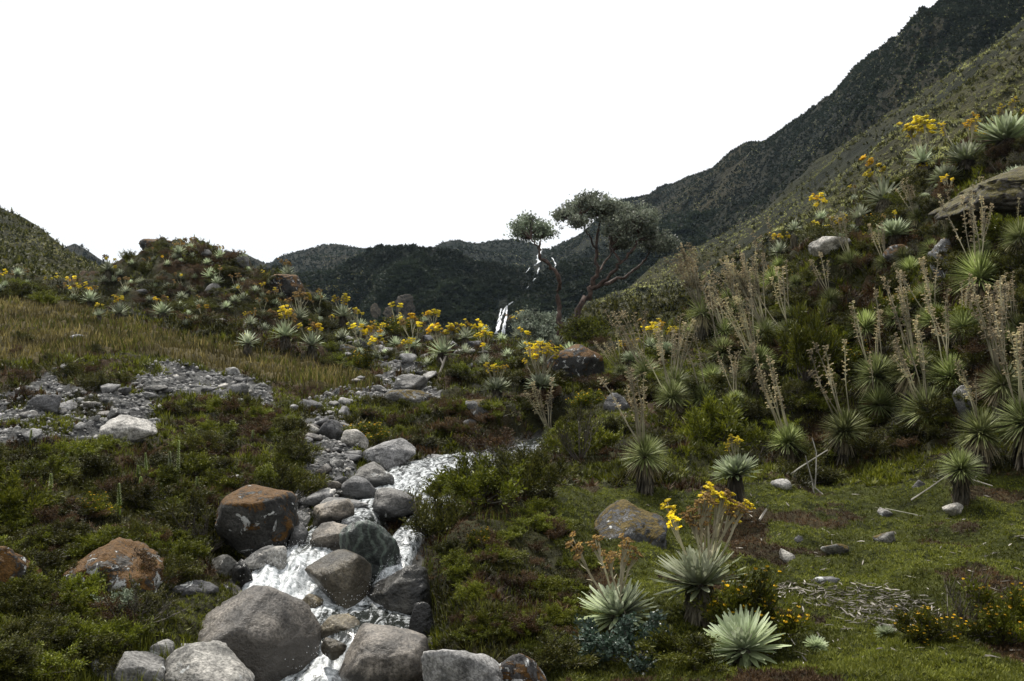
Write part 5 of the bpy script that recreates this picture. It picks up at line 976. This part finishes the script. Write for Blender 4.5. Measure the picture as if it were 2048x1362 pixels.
def stick(pts, rad, label, mat='palestick', name='dead_stick'):
    b = MB()
    for run in pts:
        W = []; D0 = G(run[0][0], run[0][1])[1]
        for px, py in run: W.append(((px-CX)/F*D0, D0, (CY-py)/F*D0))
        D1 = D0; b.tube(W, [rad*(1-.5*i/len(W)) for i in range(len(W))], 5)
    tag(link(name, b.mesh(name, M[mat])), label, 'stick')
def stick3(pts, D, rad, label, mat='palestick'):
    b = MB()
    for run in pts: b.tube([((px-CX)/F*(D+dd), D+dd, (CY-py)/F*(D+dd)) for px, py, dd in run], [rad*(1-.55*i/len(run)) for i in range(len(run))], 5)
    tag(link('dead_stick', b.mesh('dead_stick', M[mat])), label, 'stick')
stick3([[(1656, 1000, 0), (1630, 975, .1), (1632, 945, .1), (1633, 905, .15), (1624, 875, .2)], [(1628, 992, 0), (1625, 965, .1), (1611, 912, .1)]], 13.3, .012, 'forked pale stick standing upright at the back edge of the meadow')
stick3([[(1556, 968, 0), (1600, 935, .4), (1655, 900, .8)]], 13.4, .012, 'long grey stick leaning to the right behind the forked stick')
stick3([[(1519, 1040, 0), (1533, 1018, .1)]], 11.7, .016, 'short thick pale stick upright in the meadow right of the dark trunk')
stick3([[(1762, 1175, 0), (1810, 1150, .2)]], 9.8, .009, 'thin pale stick lying above the leaf litter')
stick3([[(1770, 1017, 0), (1835, 1030, -.1)]], 11.9, .007, 'long thin straw lying beside the round grey stone')
stick3([[(1520, 1210, 0), (1560, 1245, -.2), (1590, 1290, -.5)]], 8.4, .006, 'thin straw beside the flowerless rosette')
stick3([[(1822, 1000, 0), (1860, 975, .1), (1895, 950, .2)], [(1895, 950, .2), (1940, 958, .1), (1985, 972, 0)]], 12.0, .010, 'drooping dead leaf stalks crossing the shaggy brown trunk')
stick3([[(878, 752, 0), (886, 728, 0), (880, 716, .1)], [(886, 728, 0), (892, 712, 0)]], 23, .03, 'weathered forked stump in front of the pale dry rosette')
def spikes():
    r = random.Random(2); SPK = []
    for s in range(3):
        b = MB(); b.tube([(0, 0, 0), (.01*s, .01, .5), (0, .02, 1)], [.012, .01, .006], 4)
        for k in range(90):
            q = .35+.65*k/90; a = k*2.4; b.leaf((0, .01, q), (math.cos(a), math.sin(a), .7), .045*(1.3-q*.8), .02, 0, prof=(.8, 1, .2))
        SPK.append(b.mesh('flower_spike_plant', M['spike']))
    for c, t0, b0 in ((295, 908, 955), (340, 905, 950), (355, 890, 975), (278, 930, 962), (240, 970, 1030), (198, 912, 945), (134, 908, 935), (98, 935, 965), (102, 950, 990), (60, 870, 890), (432, 868, 890), (503, 865, 885), (394, 960, 985), (322, 970, 1010), (282, 955, 985), (118, 925, 950)):
        x, y, z = G(c, b0); o = link('flower_spike_plant', r.choice(SPK), loc=(x, y, z-.03)); h = max(.2, (b0-t0)*1.15/F*y); o.scale = (.9, .9, h); o.rotation_euler = (r.uniform(-.08, .08), r.uniform(-.08, .08), r.uniform(0, 6))
        tag(o, 'slender yellow green flower spike rising from the left bank heath', 'flower spike', 'green flower spikes on the left bank')
M['spike'] = leafmat('green_spike', (.10, .14, .02), (.16, .21, .035), (.22, .27, .05), .6, .2)
spikes()
# ------------------------------------------------------------------ trees
def tree(name, D, trunks, twigs, crowns, label, leaf=.1, seed=1, bark='redbark', fol='grayleaf', zb=None, dens=1.):
    r = np.random.default_rng(seed); W = lambda px, py, dd=0.: np.array([(px-CX)/F*(D+dd), D+dd, (CY-py)/F*(D+dd)])
    b0 = W(*trunks[0][0][:2]); root = empty(name, b0, label, 'tree'); b = MB(); tips = []
    def gnarl(run, rads, seg=7, sub=5):
        P = [W(*q) for q in run]; P2 = []; R2 = []
        for i in range(len(P)-1):
            for k in range(sub):
                q = k/sub; P2.append(P[i]*(1-q)+P[i+1]*q+(r.normal(0, rads[i]*.6, 3) if (i or k) else 0)); R2.append((rads[i]*(1-q)+rads[i+1]*q)*r.uniform(.85, 1.2))
        P2.append(P[-1]); R2.append(rads[-1]); b.tube(np.array(P2)-b0, R2, seg); return P2
    for run, rads in zip(trunks, twigs): gnarl([q for q in run], rads)
    ends = [W(*run[-1]) for run in trunks]; allp = np.array([W(*q) for run in trunks for q in run[1:]])
    V = []; N = 0; tw = MB()
    for cx, cy, rw, rh, dd in crowns:
        c = W(cx, cy, dd); rx, rz = rw/F*D, rh/F*D; st = allp[np.argmin(((allp-c)**2).sum(1)+np.where(allp[:, 2] > c[2]+.2, 4, 0))]
        for k in range(int(10*dens)):
            u = r.normal(0, 1, 3); u /= np.linalg.norm(u); u[2] = abs(u[2])*.9-.15; e = c+u*np.array([rx, rx, rz])*r.uniform(.5, 1.45); m1 = st*.55+c*.45+r.normal(0, rx*.2, 3); b.tube(np.array([st, m1, (m1+e)/2+r.normal(0, rx*.1, 3), e])-b0, [.03, .022, .014, .007], 3)
            for j in range(9):
                e2 = e+r.normal(0, rx*.42, 3)*np.array([1, 1, .7]); s0 = (m1+e)/2*.4+e*.6; tw.tube(np.array([s0, e2])-b0, [.009, .005], 3); nl = 13; pc = e2+r.normal(0, .085, (nl, 3))*np.array([1, 1, .7])
                d = r.normal(0, 1, (nl, 3)); d[:, 2] += .5; d /= np.linalg.norm(d, axis=1)[:, None]; sd_ = np.cross(d, r.normal(0, 1, (nl, 3))); sd_ /= np.linalg.norm(sd_, axis=1)[:, None]; L = leaf*r.uniform(.6, 1.3, (nl, 1))
                V.append(np.stack([pc, pc+d*L*.5+sd_*L*.28, pc+d*L, pc+d*L*.5-sd_*L*.28], 1).reshape(-1, 3)-b0)
    link('trunk', b.mesh('trunk', M[bark], True), root); V = np.concatenate(V); f = np.arange(len(V)).reshape(-1, 4); cb = MB(); cb.add(V, f, 0); cb.add(np.concatenate(tw.v), tw.f, 1); link('crown', cb.mesh('crown', [M[fol], M['twig']]), root)
DT = 34.
tree('tree', DT, [[(1128, 695, 0), (1123, 650, 0), (1116, 610, .2), (1118, 565, 0), (1108, 538, -.2), (1082, 519, -.3), (1076, 495, -.3)], [(1076, 495, -.3), (1062, 478, -.4)], [(1078, 495, -.3), (1082, 476, 0)]],
     [[.11, .09, .08, .07, .06, .055, .045], [.035, .02], [.035, .02]],
     [(1040, 462, 14, 12, -.2), (1052, 452, 16, 12, .3), (1068, 447, 16, 12, -.3), (1084, 455, 13, 12, 0), (1092, 470, 10, 9, .2), (1062, 468, 20, 10, .2), (1046, 472, 10, 8, 0), (1080, 472, 12, 8, .2)], 'slender twisted tree with a small rounded crown leaning left, beside the thick one', .085, 11, dens=.5)
tree('tree', DT+.6, [[(1128, 700, 0), (1148, 645, 0), (1172, 600, 0), (1183, 578, 0), (1196, 545, 0), (1193, 500, .2), (1196, 455, .4), (1204, 430, .3)], [(1193, 500, .2), (1178, 470, -.2), (1166, 450, -.5), (1160, 440, -.5)], [(1183, 578, 0), (1215, 560, -.3), (1240, 525, -.5), (1262, 505, -.4), (1278, 480, -.2), (1275, 460, 0)],
     [(1183, 578, 0), (1235, 560, .6), (1270, 540, .8), (1292, 520, 1.0), (1300, 495, 1.)], [(1240, 525, -.5), (1222, 492, 0), (1230, 465, .2)], [(1196, 545, 0), (1222, 505, .6), (1218, 470, .8)]],
     [[.15, .12, .10, .085, .065, .05, .035, .02], [.04, .03, .025, .02], [.07, .06, .05, .04, .03, .02], [.07, .055, .045, .03, .02], [.04, .03, .02], [.045, .035, .02]],
     [(1128, 434, 15, 9, 0), (1148, 426, 20, 16, .4), (1150, 448, 18, 10, -.6), (1168, 408, 22, 14, -.3), (1190, 402, 22, 12, .4), (1212, 412, 20, 14, -.3), (1196, 425, 24, 16, .8), (1222, 432, 22, 18, .2), (1240, 420, 16, 12, .6), (1252, 442, 24, 18, -.5), (1275, 430, 22, 16, .4), (1294, 436, 20, 16, -.3), (1290, 458, 26, 20, .5),
      (1262, 466, 26, 18, .9), (1232, 462, 20, 16, -.7), (1310, 472, 18, 18, 0), (1318, 496, 18, 14, .6), (1298, 490, 20, 14, 1.2), (1335, 488, 12, 10, .5), (1244, 490, 14, 12, .8)], 'larger tree with a thick red barked leaning trunk and wide spreading crown', .1, 12, dens=.75)
tree('small_tree', 36, [[(1080, 692, 0), (1078, 665, 0), (1082, 650, 0)], [(1078, 665, 0), (1060, 645, 0)], [(1078, 665, 0), (1100, 648, 0)]], [[.08, .05, .03], [.04, .02], [.04, .02]],
     [(1056, 640, 18, 16, 0), (1062, 660, 20, 16, -.5), (1085, 648, 22, 16, .3), (1105, 645, 18, 14, 0), (1100, 668, 22, 18, -.4), (1078, 676, 20, 14, -.6), (1116, 660, 14, 14, .2)], 'grey green bushy tree left of the twin trunks', .08, 13, dens=1.)
tree('small_tree', 33, [[(1175, 705, 0), (1170, 680, 0), (1172, 665, 0)], [(1170, 680, 0), (1155, 662, 0)], [(1170, 680, 0), (1190, 660, 0)]], [[.08, .05, .03], [.04, .02], [.04, .02]],
     [(1150, 668, 16, 14, 0), (1165, 652, 18, 14, -.3), (1186, 655, 20, 16, .3), (1170, 675, 22, 16, -.5), (1192, 678, 18, 16, 0), (1150, 690, 16, 12, -.4), (1180, 696, 18, 12, -.3)], 'dark green bushy tree right of the twin trunks', .08, 14, fol='green', dens=1.)
stick3([[(1160, 690, 0), (1185, 705, -.3), (1205, 715, -.5)], [(1185, 640, 1), (1200, 655, .8), (1212, 650, .8)]], 33.5, .04, 'dead grey branch below the right bushy tree')
# ------------------------------------------------------------------ thin valley haze
hz = MB(); X0, X1, Y0, Y1, Z0, Z1 = -3100, 3100, -300, 4100, -10.5, 150
hz.add([(X0, Y0, Z0), (X1, Y0, Z0), (X1, Y1, Z0), (X0, Y1, Z0), (X0, Y0, Z1), (X1, Y0, Z1), (X1, Y1, Z1), (X0, Y1, Z1)], [(0, 3, 2, 1), (4, 5, 6, 7), (0, 1, 5, 4), (1, 2, 6, 5), (2, 3, 7, 6), (3, 0, 4, 7)])
hm, t = mat_new('haze'); pv = nd(t, 'ShaderNodeVolumePrincipled'); pv.inputs['Color'].default_value = (.62, .82, 1, 1); pv.inputs['Density'].default_value = .00009; pv.inputs['Anisotropy'].default_value = .3
t.links.new(pv.outputs[0], nd(t, 'ShaderNodeOutputMaterial').inputs['Volume']); tag(link('haze', hz.mesh('haze', hm)), kind='stuff')
